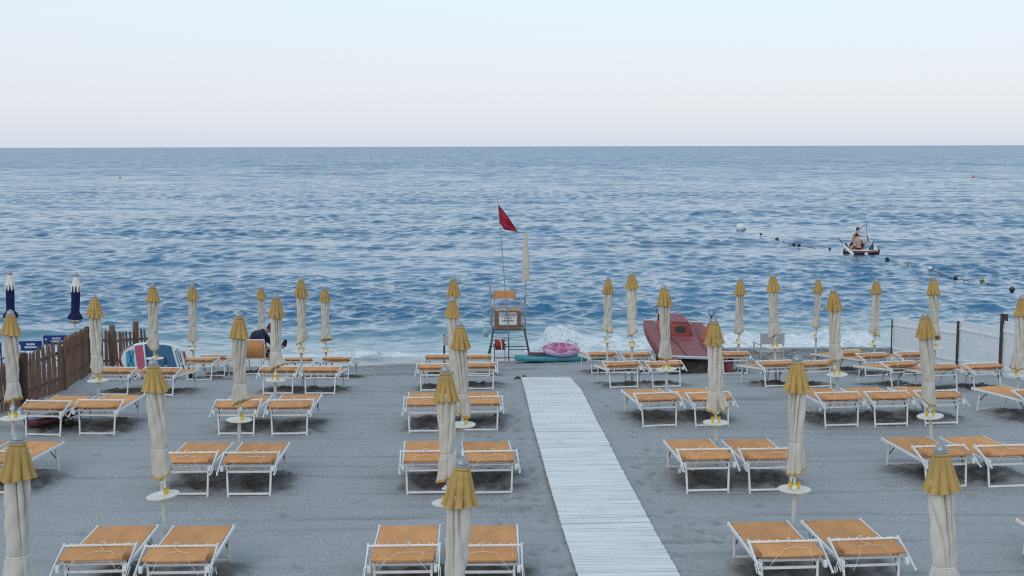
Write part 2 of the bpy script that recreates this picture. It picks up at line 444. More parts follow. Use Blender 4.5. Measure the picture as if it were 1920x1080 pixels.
# raked pebble streak left of the waterline too
peb2 = math2('MULTIPLY', mrange(zz, -1.18, -1.28), mrange(zz, -1.52, -1.40))
peb = math2('MAXIMUM', peb, math2('MULTIPLY', peb2, .45))
c = mix(peb, c, peb_c)
wet = mrange(math2('ADD', math2('ADD', sp.outputs['Z'], mrange(sp.outputs['X'], 1, 4, 0, .17)), math2('MULTIPLY', math2('SUBTRACT', noise(1.1, 3), .5), .12)), -1.36, -1.50)
c = mix(math2('MULTIPLY', wet, .72), c, (0.06, 0.062, 0.065))
at_ = N.new('ShaderNodeAttribute'); at_.attribute_name = 'dug_shade'        # turned damp sand, with contact shade under the loungers painted into its colour
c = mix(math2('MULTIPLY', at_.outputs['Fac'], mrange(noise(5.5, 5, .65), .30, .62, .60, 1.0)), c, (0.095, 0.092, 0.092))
L.new(c, P.inputs['Base Color'])
L.new(mrange(wet, 0.2, 1, .95, .16), P.inputs['Roughness'])
P.inputs['Specular IOR Level'].default_value = 0.35
L.new(mrange(wet, 0, 1, .25, .6), P.inputs['Specular IOR Level'])
hb = math2('ADD', noise(60, 3, .7), math2('MULTIPLY', math2('MULTIPLY', vo.outputs['Distance'], peb), -2.0))
bp = N.new('ShaderNodeBump'); bp.inputs['Distance'].default_value = 0.02
L.new(mrange(wet, 0, 1, .36, .04), bp.inputs['Strength'])
L.new(hb, bp.inputs['Height']); L.new(bp.outputs['Normal'], P.inputs['Normal'])
M['sand'] = m
dug_shade = lump * sstep(-.45, .25, fbm(X * 2.6, Y * 2.6, 4, 71) + .25 * lump)
dug_shade = np.maximum(dug_shade, np.clip(-dent / .035, 0, .34) * core)  # tracks and footprints: damp tone that also paints the shade in the dents
dug_shade = np.maximum(dug_shade, .55 * core * sstep(.30, .62, fbm(X * .22 + 4, Y * .55, 4, 83)))
tag(grid_mesh('beach', X, Y, Z2, M['sand'], {'dug_shade': dug_shade}), 'grey gravelly beach sand sloping down to the sea', None, None, 'structure')

# ------------------------------------------------------------------ sea
def ramp_rows(a, b, n): return a * (b / a) ** (np.arange(n) / (n - 1))
ry = np.concatenate([ramp_rows(33.5, 62, 360), ramp_rows(62, 330, 560)[1:], ramp_rows(330, 1600, 180)[1:], ramp_rows(1600, 60000, 60)[1:]])
rx = np.linspace(-1, 1, 1000)
half = 0.62 * ry + 6
Xs = rx[None, :] * half[:, None]; Ys = np.repeat(ry[:, None], len(rx), 1)
cell = np.maximum(np.gradient(ry)[:, None], 2 * half[:, None] / len(rx)) * np.ones_like(Xs)
d = Ys - yshore(Xs)
amp = 0.10 + 0.90 * sstep(1.0, 11, d)
Zs = np.zeros_like(Xs); DX = np.zeros_like(Xs); DY = np.zeros_like(Xs)
r2 = np.random.RandomState(12)
comps = []
for n_c, l0, l1, mean, spread, st in ((7, 9.0, 16.0, 5, 8, .013), (18, 2.4, 8.5, 8, 30, .0105), (84, 0.34, 2.2, 8, 42, .034)):
    for k in range(n_c):
        lam = l0 * (l1 / l0) ** ((k + .5) / n_c) * r2.uniform(.93, 1.07)
        comps.append((lam, R(r2.normal(mean, spread)), st * lam / (2 * np.pi) * r2.uniform(.6, 1.4), r2.uniform(0, 2 * np.pi)))
gust = 0.85 + 1.0 * np.clip(fbm(Xs * 0.05, Ys * 0.11, 3, 91), -0.5, 0.8)
for lam, th, A, ph in comps:
    kx, ky = np.sin(th) * 2 * np.pi / lam, np.cos(th) * 2 * np.pi / lam
    keep = sstep(2.0, 3.6, lam / cell)
    if keep.max() <= 0: continue
    aa = A * keep * amp * (gust if lam < 4 else 1.0)
    ph_ = kx * Xs + ky * Ys + ph
    Zs += aa * np.cos(ph_); q = 0.85
    DX -= q * aa * np.sin(th) * np.sin(ph_); DY -= q * aa * np.cos(th) * np.sin(ph_)
# the swell shoaling into a low ridge on the left
wob = 0.7 * fbm(Xs * 0.22, Xs * 0 + 3.1, 3, 55)
lx = 1 - sstep(0.5, 3.0, Xs)
rg = d - 5.2 - wob
Zs += lx * 0.24 * (0.7 + fbm(Xs * .15, Xs * 0, 2, 9)) * np.where(rg < 0, np.exp(-(rg / 0.75) ** 2), np.exp(-(rg / 1.7) ** 2))
foam = np.zeros_like(Xs)
fn = fbm(Xs * 2.6, Ys * 5.0, 4, 61)
foam = np.maximum(foam, .8 * (1 - sstep(0.7, 2.6, d + fn * 1.6)) * sstep(0.0, 0.30, fn) * (.45 + .55 * sstep(-.5, 1, Xs)))
foam = np.maximum(foam, 0.9 * (1 - sstep(0.1, 0.45, np.abs(d - 0.55 - wob * .5) + fn * .25)) * sstep(-.3, .1, fn))
shal = 1 - sstep(1.5, 11, d)
grid_sea = grid_mesh('sea', Xs + DX, Ys + DY, SEA + Zs, None, {'foam': foam, 'shallow': shal})
m, N, L, P = new_mat('sea_water')
grid_sea.data.materials.clear(); grid_sea.data.materials.append(m)
geo = N.new('ShaderNodeNewGeometry')
a1 = N.new('ShaderNodeAttribute'); a1.attribute_name = 'foam'
a2 = N.new('ShaderNodeAttribute'); a2.attribute_name = 'shallow'
body = mix(mrange(noise(.02, 3, .5, (.6, 1.4, 1)), .35, .65), (0.016, 0.112, 0.225), (0.026, 0.145, 0.275))
body = mix(a2.outputs['Fac'], body, (0.11, 0.24, 0.31))
body = mix(a1.outputs['Fac'], body, (0.66, 0.72, 0.75))
L.new(body, P.inputs['Base Color'])
P.inputs['IOR'].default_value = 1.34
# ripples too small for the mesh: two sets of tilted facets, and a broad glitter of unresolved slopes far out
sxyz = N.new('ShaderNodeSeparateXYZ'); L.new(geo.outputs['Position'], sxyz.inputs['Vector'])
far = mrange(sxyz.outputs['Y'], 45, 420)
def facets(scale, detail, st, k):
    n = N.new('ShaderNodeTexNoise'); n.inputs['Scale'].default_value = scale; n.inputs['Detail'].default_value = detail; n.inputs['Roughness'].default_value = .6
    mp = N.new('ShaderNodeMapping'); mp.inputs['Scale'].default_value = st; L.new(geo.outputs['Position'], mp.inputs['Vector']); L.new(mp.outputs['Vector'], n.inputs['Vector'])
    v = N.new('ShaderNodeVectorMath'); v.operation = 'SUBTRACT'; L.new(n.outputs['Color'], v.inputs[0]); v.inputs[1].default_value = (.5, .5, .5)
    u = N.new('ShaderNodeVectorMath'); u.operation = 'MULTIPLY'; L.new(v.outputs['Vector'], u.inputs[0]); u.inputs[1].default_value = (k * .6, k, 0)
    return u.outputs['Vector']
def vadd(a, b):
    v = N.new('ShaderNodeVectorMath'); v.operation = 'ADD'; L.new(a, v.inputs[0]); L.new(b, v.inputs[1]); return v.outputs['Vector']
def vscale(a, f):
    v = N.new('ShaderNodeVectorMath'); v.operation = 'SCALE'; L.new(a, v.inputs[0]); L.new(f, v.inputs['Scale']); return v.outputs['Vector']
near_f = vadd(vadd(facets(1.5, 3, (.30, 1.5, 1), .20), facets(13.0, 3, (.4, 1.2, 1), .16)), facets(4.5, 4, (.35, 1.4, 1), .34))
far_f = vscale(vadd(facets(0.55, 5, (.25, 1.0, 1), .58), vadd(facets(1.0, 5, (.10, .022, 1), .22), facets(1.0, 4, (.40, .07, 1), .42))), far)
calm = mrange(a2.outputs['Fac'], 0, 1, 1.0, .55)
lean = N.new('ShaderNodeCombineXYZ'); lean.inputs['Y'].default_value = -.13; nv_ = vadd(geo.outputs['Normal'], vscale(vadd(near_f, vadd(far_f, vscale(lean.outputs['Vector'], far))), calm))   # of the unresolved slopes the shoreward ones show most
nn = N.new('ShaderNodeVectorMath'); nn.operation = 'NORMALIZE'; L.new(nv_, nn.inputs[0]); L.new(nn.outputs['Vector'], P.inputs['Normal'])
L.new(math2('MAXIMUM', mrange(a1.outputs['Fac'], 0, 1, .06, .75), mrange(far, 0, 1, .08, .20)), P.inputs['Roughness'])
M['sea'] = m
tag(grid_sea, 'choppy blue sea reaching to the horizon', None, None, 'structure')

# breaking wave: a lumpy ridge of white water along the right-hand shore, a lower one at left
def breaker(name, x0, x1, hfun, d0, width, seed, lab, drops):
    nx = int((x1 - x0) / 0.022); nv = 76
    U, V = np.meshgrid(np.linspace(x0, x1, nx), np.linspace(0, 1, nv))
    hgt = hfun(U) * (0.75 + 0.55 * fbm(U * 1.3, U * 0 + seed, 3, seed))
    end = sstep(x0, x0 + .8, U) * (1 - sstep(x1 - .8, x1, U)); hgt = hgt * end
    sh_ = np.where(V < .42, np.sin(np.clip(V / .42, 0, 1) * np.pi / 2) ** 0.8, np.cos(np.clip((V - .42) / .58, 0, 1) * np.pi / 2))
    n3 = fbm(U * 2.6 + V * 2, V * 6 + U * .7, 5, seed + 3); n4 = 1 - 2.2 * np.abs(fbm(U * 8, V * 15, 4, seed + 5)); n5 = fbm(U * 24, V * 40, 2, seed + 8)
    Zb = SEA - 0.05 + hgt * sh_ + (0.80 * n3 + 0.10 * n4 + .12 * n5) * hgt * np.sin(np.clip(V, 0, 1) * np.pi) + 0.03 * end
    Yb = yshore(U) + d0 + 0.45 * fbm(U * .35, U * 0, 3, seed + 9) + width * V + (1.0 * n3 + .16 * n4 + .16 * n5) * hgt
    ob = grid_mesh(name, U, Yb, Zb, M['foam'])
    bm = bmesh.new(); bm.from_mesh(ob.data)
    for i in range(drops):
        j = int(rnd.triangular(0, nx - 1)); x = U[0, j]; hh_ = float(hgt[0, j])
        if hh_ < .12: continue
        v = rnd.uniform(.15, .75); z = SEA + hh_ * (rnd.uniform(.25, 1.0) + rnd.expovariate(9)); 
        r = rnd.uniform(.006, .020)
        mt = Matrix.Translation((x + rnd.uniform(-.04, .04), float(yshore(x)) + d0 + width * v, z)) @ Matrix.Rotation(rnd.uniform(0, 3), 4, 'Y') @ Matrix.Diagonal((r * rnd.uniform(.8, 2), r, r * rnd.uniform(.6, 1.4), 1))
        bmesh.ops.create_icosphere(bm, subdivisions=1, radius=1, matrix=mt)
    for f in bm.faces: f.smooth = True
    bm.to_mesh(ob.data); bm.free()
    tag(ob, lab, 'foam', None, 'stuff')
m, N, L, P = new_mat('white_foam'); P.inputs['Roughness'].default_value = .6
geo = N.new('ShaderNodeNewGeometry')
cf = mix(mrange(noise(3.2, 6, .7, (1, 1, 2)), .38, .56), (0.55, 0.65, 0.70), (0.82, 0.85, 0.87))
L.new(cf, P.inputs['Base Color'])
bp = N.new('ShaderNodeBump'); bp.inputs['Distance'].default_value = .04; bp.inputs['Strength'].default_value = .8; L.new(noise(22, 4, .7), bp.inputs['Height']); L.new(bp.outputs['Normal'], P.inputs['Normal'])
tr_ = N.new('ShaderNodeBsdfTransparent'); ms_ = N.new('ShaderNodeMixShader'); L.new(mrange(noise(6, 6, .8, (1, 1, 1.6)), .27, .34), ms_.inputs['Fac'])
L.new(tr_.outputs['BSDF'], ms_.inputs[1]); L.new(P.outputs['BSDF'], ms_.inputs[2]); L.new(ms_.outputs['Shader'], N['Material Output'].inputs['Surface'])
M['foam'] = m
def hr(x): return 0.28 + 0.24 * np.exp(-((x - 1.6) / 0.8) ** 2) - .12 * np.exp(-((x - 6.2) / .9) ** 2)
breaker('breaking_wave', 0.15, 12.2, hr, 0.0, 2.3, 5, 'white breaking wave along the shore right of the lifeguard chair', 900)
breaker('wavelet_foam', -8.3, -1.2, lambda x: 0.05 + 0.13 * np.exp(-((x + 4.6) / 1.0) ** 2), 0.35, 0.7, 15, 'low line of foam at the water edge left of the lifeguard chair', 120)

# ------------------------------------------------------------------ boardwalk of white planks
M['plank'] = mat('white_worn_planks', (0.75, 0.755, 0.74), 0.6, 0, 0.16, 1.6, bump=0.15, bscale=40, stretch=(.5, 7, 1))
m = M['plank']; N = m.node_tree.nodes; L = m.node_tree.links; P = N['Principled BSDF']; geo = N.new('ShaderNodeNewGeometry')
src_ = P.inputs['Base Color'].links[0].from_socket      # trodden-in sand and scuffs
L.new(mix(mrange(noise(2.2, 6, .75, (1, .8, 1)), .55, .78, 0, .55), src_, (.34, .34, .33)), P.inputs['Base Color'])
bw_ = MB(); y = 7.0; yend = pc[0].y
seams = [on_ground(1000, 745).y, on_ground(1000, 815).y, on_ground(1000, 990).y]
k = 0
while y < yend:
    wdt = 0.092
    cx = path_x(y + wdt / 2) + rnd.uniform(-.003, .003); wid = 1.10 + rnd.uniform(-.006, .006)
    sl = (path_x(y + .3) - path_x(y - .3)) / .6
    a = -sl * 0.55 + 0.02 + rnd.uniform(-.004, .004)
    gap = rnd.choice((.004, .006, .008, .012, .017, .024)) if y > 9 else .004
    zz_ = g(cx, y) + 0.038 + rnd.uniform(-.003, .003) + 0.01 * math.sin(y * 1.7)
    rot = Matrix.Rotation(a, 3, 'Z') @ Matrix.Rotation(rnd.uniform(-.008, .008), 3, 'Y') @ Matrix.Rotation(math.atan((g(cx, y + .2) - g(cx, y - .2)) / .4) + rnd.uniform(-.05, .05), 3, 'X')
    bw_.box((cx, y + wdt / 2, zz_), (wid, wdt - gap, .022), rot)
    y += wdt
    if any(abs(y - s_) < .05 for s_ in seams): y += .05
tag(bw_.build('boardwalk', M['plank'], None, False), 'white plank boardwalk running down the beach', None, None, 'structure')
# ------------------------------------------------------------------ loungers
def fabric_loop(x0, x1, pts, th):
    """closed band of cloth: outline pts (y,z) thickened, spanned from x0 to x1"""
    b = MB(); nx = 8; P_ = [Vector((0, y, z)) for y, z in pts]; m_ = len(P_)
    rings = []
    for i in range(nx + 1):
        u = i / nx; x = x0 + (x1 - x0) * u; sag = 0.010 * (1 - (2 * u - 1) ** 2)
        out = []; inn = []
        for k, p in enumerate(P_):
            d = (P_[min(k + 1, m_ - 1)] - P_[max(k - 1, 0)]).normalized(); n = Vector((0, -d.z, d.y))
            s_ = sag * math.sin(math.pi * k / (m_ - 1))
            out.append(Vector((x, p.y, p.z - s_)) + n * th / 2); inn.append(Vector((x, p.y, p.z - s_)) - n * th / 2)
        rings.append(out + inn[::-1])
    return b.loft(rings)
bed_pts = [(0.10, .418), (0.30, .415), (0.60, .411), (0.9, .408), (1.2, .405), (1.31, .404)]
roll_pts = [(0.255, .512), (0.20, .509), (0.13, .507), (0.06, .509), (-0.02, .514), (-0.055, .510), (-0.075, .494), (-0.072, .481), (-0.05, .472), (0.0, .464), (0.09, .440)]
LM = {}
f = MB()
for s in (-1, 1):
    f.bar((s * .338, -.06, .385), (s * .338, 1.32, .385), .022, .042)
f.bar((-.325, 1.305, .385), (.325, 1.305, .385), .026, .030)
f.bar((-.325, .06, .397), (.325, .06, .397), .024, .028)
for s in (-1, 1):
    f.box((s * .338, -.07, .392), (.036, .05, .06)); f.box((s * .338, 1.325, .385), (.03, .02, .052))
LM['frame'] = f.mesh('frame', M['frame'])
b = fabric_loop(-.322, .322, bed_pts, .006); LM['bed_fabric'] = b.mesh('bed_fabric', M['orange'])
b = fabric_loop(-.318, .318, roll_pts, .009); LM['backrest_fabric'] = b.mesh('backrest_fabric', M['orange'])
b = MB()
for s in (-1, 1):
    b = MB()
    rp = [(0.25, .518), (0.20, .513), (0.13, .5085), (0.06, .512), (-0.02, .5215), (-.06, .516)]
    b.loft([[(s * .275 + q, y, z) for q in (-.007, .007)] for y, z in rp], closed=False, cap=False)
    LM['edge_seam%d' % s] = b.mesh('edge_seam', M['orange_edge'])
f = MB()
for s in (-1, 1):
    f.bar((s * .372, .27, .525), (s * .372, -.10, .402), .018, .036)
    f.bar((s * .372, -.07, .40), (s * .374, -.20, .352), .009, .026); f.bar((s * .388, -.05, .40), (s * .390, -.17, .345), .007, .022)
    f.lathe([(.0, -.010), (.014, -.010), (.014, .010), (.0, .010)], 10, (s * .374, -.205, .35), Matrix.Rotation(R(90), 3, 'Y'))
    f.lathe([(.0, -.02), (.016, -.02), (.018, .0), (.016, .02), (.0, .02)], 10, (s * .352, -.045, .41), Matrix.Rotation(R(90), 3, 'Y'))
    f.box((s * .374, .28, .527), (.024, .025, .040))
f.bar((-.365, .255, .530), (.365, .255, .530), .022, .022)
for k in range(8):
    xx = (-.30, -.265, -.16, -.07, .05, .15, .265, .30)[k]
    f.ball((xx, .275, .540), .009, 8, 5)
LM['backrest_frame'] = f.mesh('backrest_frame', M['frame'])
f = MB()
for s in (-1, 1): f.bar((s * .295, .045, .40), (s * .279, -.005, -.04), .026, .026)
f.bar((-.27, .0, .03), (.27, .0, .03), .026, .028); f.bar((-.285, .035, .325), (.285, .035, .325), .026, .030)
LM['front_leg'] = f.mesh('front_leg', M['frame'])
f = MB()
for s in (-1, 1): f.bar((s * .305, 1.14, .385), (s * .290, 1.25, -.04), .030, .028)
f.bar((-.28, 1.235, .03), (.28, 1.235, .03), .024, .026)
LM['rear_leg'] = f.mesh('rear_leg', M['frame'])
for s in (-1, 1):
    f = MB(); f.bar((s * .300, .95, .38), (s * .286, 1.19, .19), .012, .016); LM['rear_brace%d' % s] = f.mesh('leg_brace', M['dark'])
    f = MB(); f.bar((s * .300, .20, .40), (s * .286, .03, .20), .012, .016); LM['front_brace%d' % s] = f.mesh('leg_brace', M['dark'])
def cord(seed):
    q = random.Random(seed); b = MB(); j = lambda a: q.uniform(-a, a)
    cx = j(.06)
    loop = [(cx + .022 * math.cos(t), .245 + .006 * math.cos(t), .553 + .020 * math.sin(t)) for t in [i * .7 for i in range(10)]]
    b.tube(loop, .0038, 5)
    mid = (cx + j(.07), .10 + j(.04), .522)
    b.tube([(cx, .25, .545), (cx + j(.02), .20, .527), (mid[0] * .6 + cx * .4, .155, .521), mid], .0025, 5)
    for s in (-1, 1):
        e1 = (mid[0] + s * (.13 + j(.04)), .03 + j(.03), .527); e2 = (s * .17 + j(.03), -.085, .495); e3 = (s * .25 + j(.03), -.09 - abs(j(.03)), .36 + j(.03)); e4 = (s * .30, .0, .37 + j(.04))
        b.tube([mid, ((mid[0] + e1[0]) / 2, .07, .523), e1, e2, e3, e4], .0025, 5)
    for s in (-1, 1):          # slack cord bundled at the hinge
        base = Vector((s * .385, -.03, .38)); pts = [base]
        for i in range(6): pts.append(base + Vector((s * q.uniform(-.01, .04), q.uniform(-.06, .04), q.uniform(-.09, .02))))
        
        if seed == 1: b.tube(pts, .0042, 5)
    return b.mesh('cord', M['cord'])
CORDS = [cord(k) for k in range(4)]
# raised backrest (man's lounger)
bk = MB(); a = R(68); by, bz = 0.10, .44
def bp_(t): return (by - .62 * t * math.cos(a) * -0 - .62 * t * math.cos(a), bz + .62 * t * math.sin(a))
def lounger(i, p, a, lab):
    raised = 'backrest raised' in lab
    o = thing('sun_lounger', lab, 'sun lounger', p, a, 'orange sun loungers set out in rows on the beach')
    dz = (g(p.x - math.sin(a) * 1.2, p.y + math.cos(a) * 1.2) - p.z) / 1.2
    o.rotation_euler = Euler((math.atan(dz) + rnd.uniform(-.004, .004), rnd.uniform(-.008, .008), a), 'XYZ')
    child('frame', LM['frame'], o); child('bed_fabric', LM['bed_fabric'], o)
    if raised:
        bf = child('backrest_frame', RAISED[0], o); child('backrest_fabric', RAISED[1], o); child('cord', RAISED[2], o)
    else:
        child('backrest_frame', LM['backrest_frame'], o)
        s = child('backrest_fabric', LM['backrest_fabric'], o); child('edge_seam', LM['edge_seam-1'], s); child('edge_seam', LM['edge_seam1'], s)
        child('cord', CORDS[i % 4], o)
    fl_ = child('front_leg', LM['front_leg'], o); rl = child('rear_leg', LM['rear_leg'], o)
    for s in ('-1', '1'): child('leg_brace', LM['rear_brace' + s], rl); child('leg_brace', LM['front_brace' + s], fl_)
    return o
# the raised backrest leans back towards the camera from a hinge near the front end
fr = MB(); fa = MB(); co_ = MB()
top = Vector((0, -.12, .90)); hin = Vector((0, .06, .43)); dv = (top - hin)
for s in (-1, 1):
    fr.bar(hin + Vector((s * .352, 0, 0)), top + Vector((s * .352, 0, 0)) + dv * .04, .024, .040, (0, 1, 0))
    fr.bar(hin + Vector((s * .372, .30, .02)), hin + dv * .45 + Vector((s * .372, 0, 0)), .012, .03)
fr.bar(top + Vector((-.345, 0, 0)), top + Vector((.345, 0, 0)), .026, .03)
for k in range(7): fr.ball(top + Vector((-.27 + .09 * k, -.022, -.015)), .011, 8, 5)
pts = [hin + dv * t + Vector((0, -.05 * math.sin(math.pi * t), 0)) for t in [i / 8 for i in range(9)]]
rings = []
for i in range(9):
    u = i / 8; x = -.335 + .67 * u; sg = -.05 * (1 - (2 * u - 1) ** 2)
    rings.append([p + Vector((x, sg * math.sin(math.pi * t / 8), 0)) for t, p in enumerate(pts)] + [p + Vector((x, sg * math.sin(math.pi * t / 8) + .008, .002)) for t, p in reversed(list(enumerate(pts)))])
fa.loft(rings)
lowc = hin + dv * .12 + Vector((0, -.10, 0))
co_.tube([top + Vector((-.24, -.03, -.03)), top + Vector((-.22, -.09, -.2)), hin + dv * .3 + Vector((-.2, -.13, 0)), lowc + Vector((-.19, 0, 0)), lowc + Vector((-.28, .0, -.10))], .004, 5)
co_.tube([lowc + Vector((-.19, 0, 0)), lowc + Vector((-.05, -.01, -.12)), lowc + Vector((.02, .02, -.16))], .004, 5)
RAISED = [fr.mesh('backrest_frame', M['frame']), fa.mesh('backrest_fabric', M['orange']), co_.mesh('cord', M['cord'])]
for i, (p, a, lab) in enumerate(LP): lounger(i, p, a, lab)

# ------------------------------------------------------------------ parasols
def canopy(seed, wide=1.0, slit=False):
    """closed canvas hanging in wrapped folds, tied with a cord, hem flaring below"""
    q = random.Random(seed); n = 8; NT = 144; NZ = 52
    tw = q.choice((-1, 1)) * q.uniform(1.6, 3.6); ph = q.uniform(0, 6.28); tie = q.uniform(.70, .78)
    lean = q.uniform(0, 6.28); flare = q.uniform(.55, 1.0); hemtilt = q.uniform(.03, .085); hp = q.uniform(0, 6.28)
    fa_ = [q.uniform(.35, 1.35) for _ in range(n)]
    n = q.choice((6, 7, 8)); w1, w2 = q.uniform(.10, .22), q.uniform(.05, .12); p1, p2 = q.uniform(0, 6), q.uniform(0, 6)
    sk = q.uniform(.18, .34) if q.random() < .5 else q.uniform(.66, .82)
    def pt(u, t):
        th = 2 * math.pi * u
        if t < tie: r = .104 + (.091 - .104) * (t / tie) ** 1.1
        else:
            k = (t - tie) / (1 - tie); r = .092 + .050 * flare * k ** .75
        r -= .010 * math.exp(-((t - tie) / .02) ** 2)
        wth = th + w1 * math.sin(2 * th + p1) + w2 * math.sin(3 * th + p2)
        fph = n * wth + ph + tw * n * .32 * min(t, tie) / tie
        k = int(fph / (2 * math.pi)) % n
        sfrac = (fph / (2 * math.pi)) % 1.0
        saw = (sfrac / sk if sfrac < sk else (1 - sfrac) / (1 - sk))          # skewed pleat
        saw = saw * saw * (3 - 2 * saw)
        a_ = (.42 * (1 - t / tie) ** 1.0 + .10) if t < tie else (.08 + .10 * (t - tie) / (1 - tie))
        r *= 1 + a_ * (fa_[k] * .5 + .5) * (saw - .78)
        ed_ = min(sfrac, 1 - sfrac); r -= (.016 * (1 - t / tie) ** .9 + .004 if t < tie else .005) * math.exp(-(ed_ / .07) ** 2) * fa_[k]
        r += (.012 + .014 * max(0, (t - tie) / (1 - tie))) * math.sin(2 * th + 3 * t + ph) * t + .016 * max(0, (t - tie) / (1 - tie)) * math.cos(th - hp) + .005 * math.sin(23 * t + 3 * th + ph) * min(1, 3 * t)
        z = 2.045 - t * 1.03
        if t > tie: z += hemtilt * math.cos(th - hp) * ((t - tie) / (1 - tie)) ** 1.5 + .005 * math.cos(fph) * (t - tie) / (1 - tie)
        if slit and t > tie:
            dd = abs(((th - 4.9) + math.pi) % (2 * math.pi) - math.pi); z += .11 * math.exp(-(dd / .22) ** 2) * ((t - tie) / (1 - tie)) ** 2; r -= .03 * math.exp(-(dd / .18) ** 2) * (t - tie) / (1 - tie)
        c = Vector((.016 * t * math.cos(lean), .016 * t * math.sin(lean), 0))
        return Vector((r * wide * math.cos(th), r * wide * math.sin(th), z)) + c
    b = MB(); b.loft([[pt(i / NT, j / NZ) for i in range(NT)] for j in range(NZ + 1)], cap=False)
    # underside turned in
    last = [pt(i / NT, 1) for i in range(NT)]; ctr = Vector((0, 0, sum(p.z for p in last) / NT))
    inner = [Vector((p.x * .86, p.y * .86, p.z + .012)) for p in last]
    hem = MB()
    low = [Vector((p.x * 1.012, p.y * 1.012, p.z - .004)) for p in last]
    up = [pt(i / NT, .978) for i in range(NT)]; up = [Vector((p.x * 1.03 , p.y * 1.03, p.z)) for p in up]
    ins = [Vector((p.x * .45, p.y * .45, p.z + .05)) for p in last]
    hem.loft([up, low, [Vector((p.x * .93, p.y * .93, p.z - .002)) for p in last], ins], cap=False)
    t_ = MB(); tz = tie
    ring = [pt(i / 48, tz) for i in range(49)]
    t_.tube([Vector((p.x * 1.05, p.y * 1.05, p.z + .006 * math.sin(3 * i))) for i, p in enumerate(ring)], .006, 5)
    k0 = ring[int(q.uniform(24, 46))]
    t_.tube([k0 * 1.0, Vector((k0.x * 1.22, k0.y * 1.22, k0.z - .04)), Vector((k0.x * 1.12, k0.y * 1.12, k0.z - .13))], .005, 5)
    t_.tube([k0 * 1.0, Vector((k0.x * 1.3 + .02, k0.y * 1.2, k0.z + .01)), Vector((k0.x * 1.25 + .025, k0.y * 1.2, k0.z - .05)), Vector((k0.x * 1.1, k0.y * 1.1, k0.z - .02))], .005, 5)
    return b, hem, t_
def hat(seed, deep=1.0, ln=.30):
    q = random.Random(seed); n = q.choice((9, 10, 11)); NT = 176; NZ = 20; ph = q.uniform(0, 6.28); drift = q.uniform(-.5, .5); am = [q.uniform(.7, 1.35) for _ in range(n)]
    def pt(u, t):
        th = 2 * math.pi * u; f_ = n * th + ph + drift * t
        k = int((f_ / (2 * math.pi))) % n
        r = .060 + .070 * t ** .66 + .017 * t ** 5
        lobe = abs(math.sin(f_ / 2)) ** .7; r *= 1 + (.08 + .25 * t ** .9 * deep) * (lobe - .82) * (.7 + .3 * am[k])
        z = 2.245 - ln * t + .016 * deep * (lobe - .7) * t ** 4 * am[k] + .012 * math.sin(2 * th + ph) * t
        return Vector((r * math.cos(th), r * math.sin(th), z))
    b = MB(); rings = [[pt(i / NT, j / NZ) for i in range(NT)] for j in range(NZ + 1)]
    edge = rings[-1]
    rings.append([Vector((p.x * 1.02, p.y * 1.02, p.z - .007)) for p in edge])      # stitched hem
    rings.append([Vector((p.x * .975, p.y * .975, p.z - .004)) for p in edge])
    for j in (NZ - 3, NZ // 2, 0): rings.append([Vector((p.x * .93, p.y * .93, p.z - .008)) for p in rings[j]])
    b.loft(rings, cap=False)
    b.lathe([(.058, 2.238), (.070, 2.243), (.072, 2.253), (.060, 2.262), (.03, 2.262)], 32)
    return b
CAN = []
for k in range(11):
    cb, hb_, tb = canopy(100 + k, slit=(k == 6))
    CAN.append((cb.mesh('canopy', M['cream'], True, 60), hb_.mesh('hem', M['ochre'], True, 60), tb.mesh('tie_cord', M['white_cloth'])))
HAT = [hat(200 + k, (1.0, 1.25, .8, 1.1, .7, 1.15, .95)[k], (.27, .31, .26, .29, .25, .30, .28)[k]).mesh('cap', M['ochre'], True, 60) for k in range(7)]
b = MB(); b.lathe([(.03, 2.25), (.058, 2.256), (.060, 2.272), (.050, 2.280), (.050, 2.286), (.053, 2.292), (.050, 2.306), (.040, 2.324), (.024, 2.338), (.010, 2.343), (.010, 2.350), (.0015, 2.352)], 28)
FIN = b.mesh('finial', M['silver'])
b = MB(); b.tube([(0, 0, -.9), (0, 0, .80)], .0265, 14); b.tube([(0, 0, .80), (0, 0, 2.26)], .0205, 14)
b.lathe([(.027, .80), (.027, .815), (.021, .82)], 14)
POLE = b.mesh('pole', M['pole'])
b = MB(); b.tube([(0, 0, .985), (0, 0, 1.02)], .030, 12); b.box((.032, 0, 1.0), (.03, .018, .034)); CLIP = b.mesh('clip', M['beige'])
b = MB(); b.box((.05, -.01, 1.0), (.02, .03, .05)); b.lathe([(.0, -.018), (.016, -.018), (.016, .018), (0, .018)], 10, (.055, -.03, .985), Matrix.Rotation(R(90), 3, 'X')); KNOB = b.mesh('knob', M['frame'])
b = MB(); b.lathe([(.028, -.030), (.05, -.026), (.07, -.014), (.168, -.010), (.183, -.007), (.187, 0), (.186, .007), (.180, .010), (.024, .010)], 56)
TAB = b.mesh('table_top', M['tabletop'])
b = MB(); b.lathe([(.027, -.044), (.034, -.043), (.066, -.024), (.070, -.0145), (.027, -.0145)], 28); HUB = b.mesh('table_hub', M['tabhub'])
b = MB(); b.lathe([(.027, .012), (.030, .012), (.030, .055), (.027, .055)], 16); b.box((.0, .03, .035), (.024, .02, .03)); b.box((-.03, -.01, .03), (.018, .02, .04)); CLAMP = b.mesh('table_clamp', M['frame'])
def ashtray(s):
    b = MB(); rings = []
    for t, z in ((.72, .0), (.95, .03), (1.05, .062), (1.05, .070), (.92, .070), (.85, .058), (.7, .02)):
        rings.append([Vector((s * (.022 + .046 * t * (.5 + .5 * math.cos(k)) ), .036 * t * math.sin(k) , z + .012)) for k in [2 * math.pi * i / 14 for i in range(14)]])
    b.loft(rings); return b.mesh('ashtray', M['yellow'])
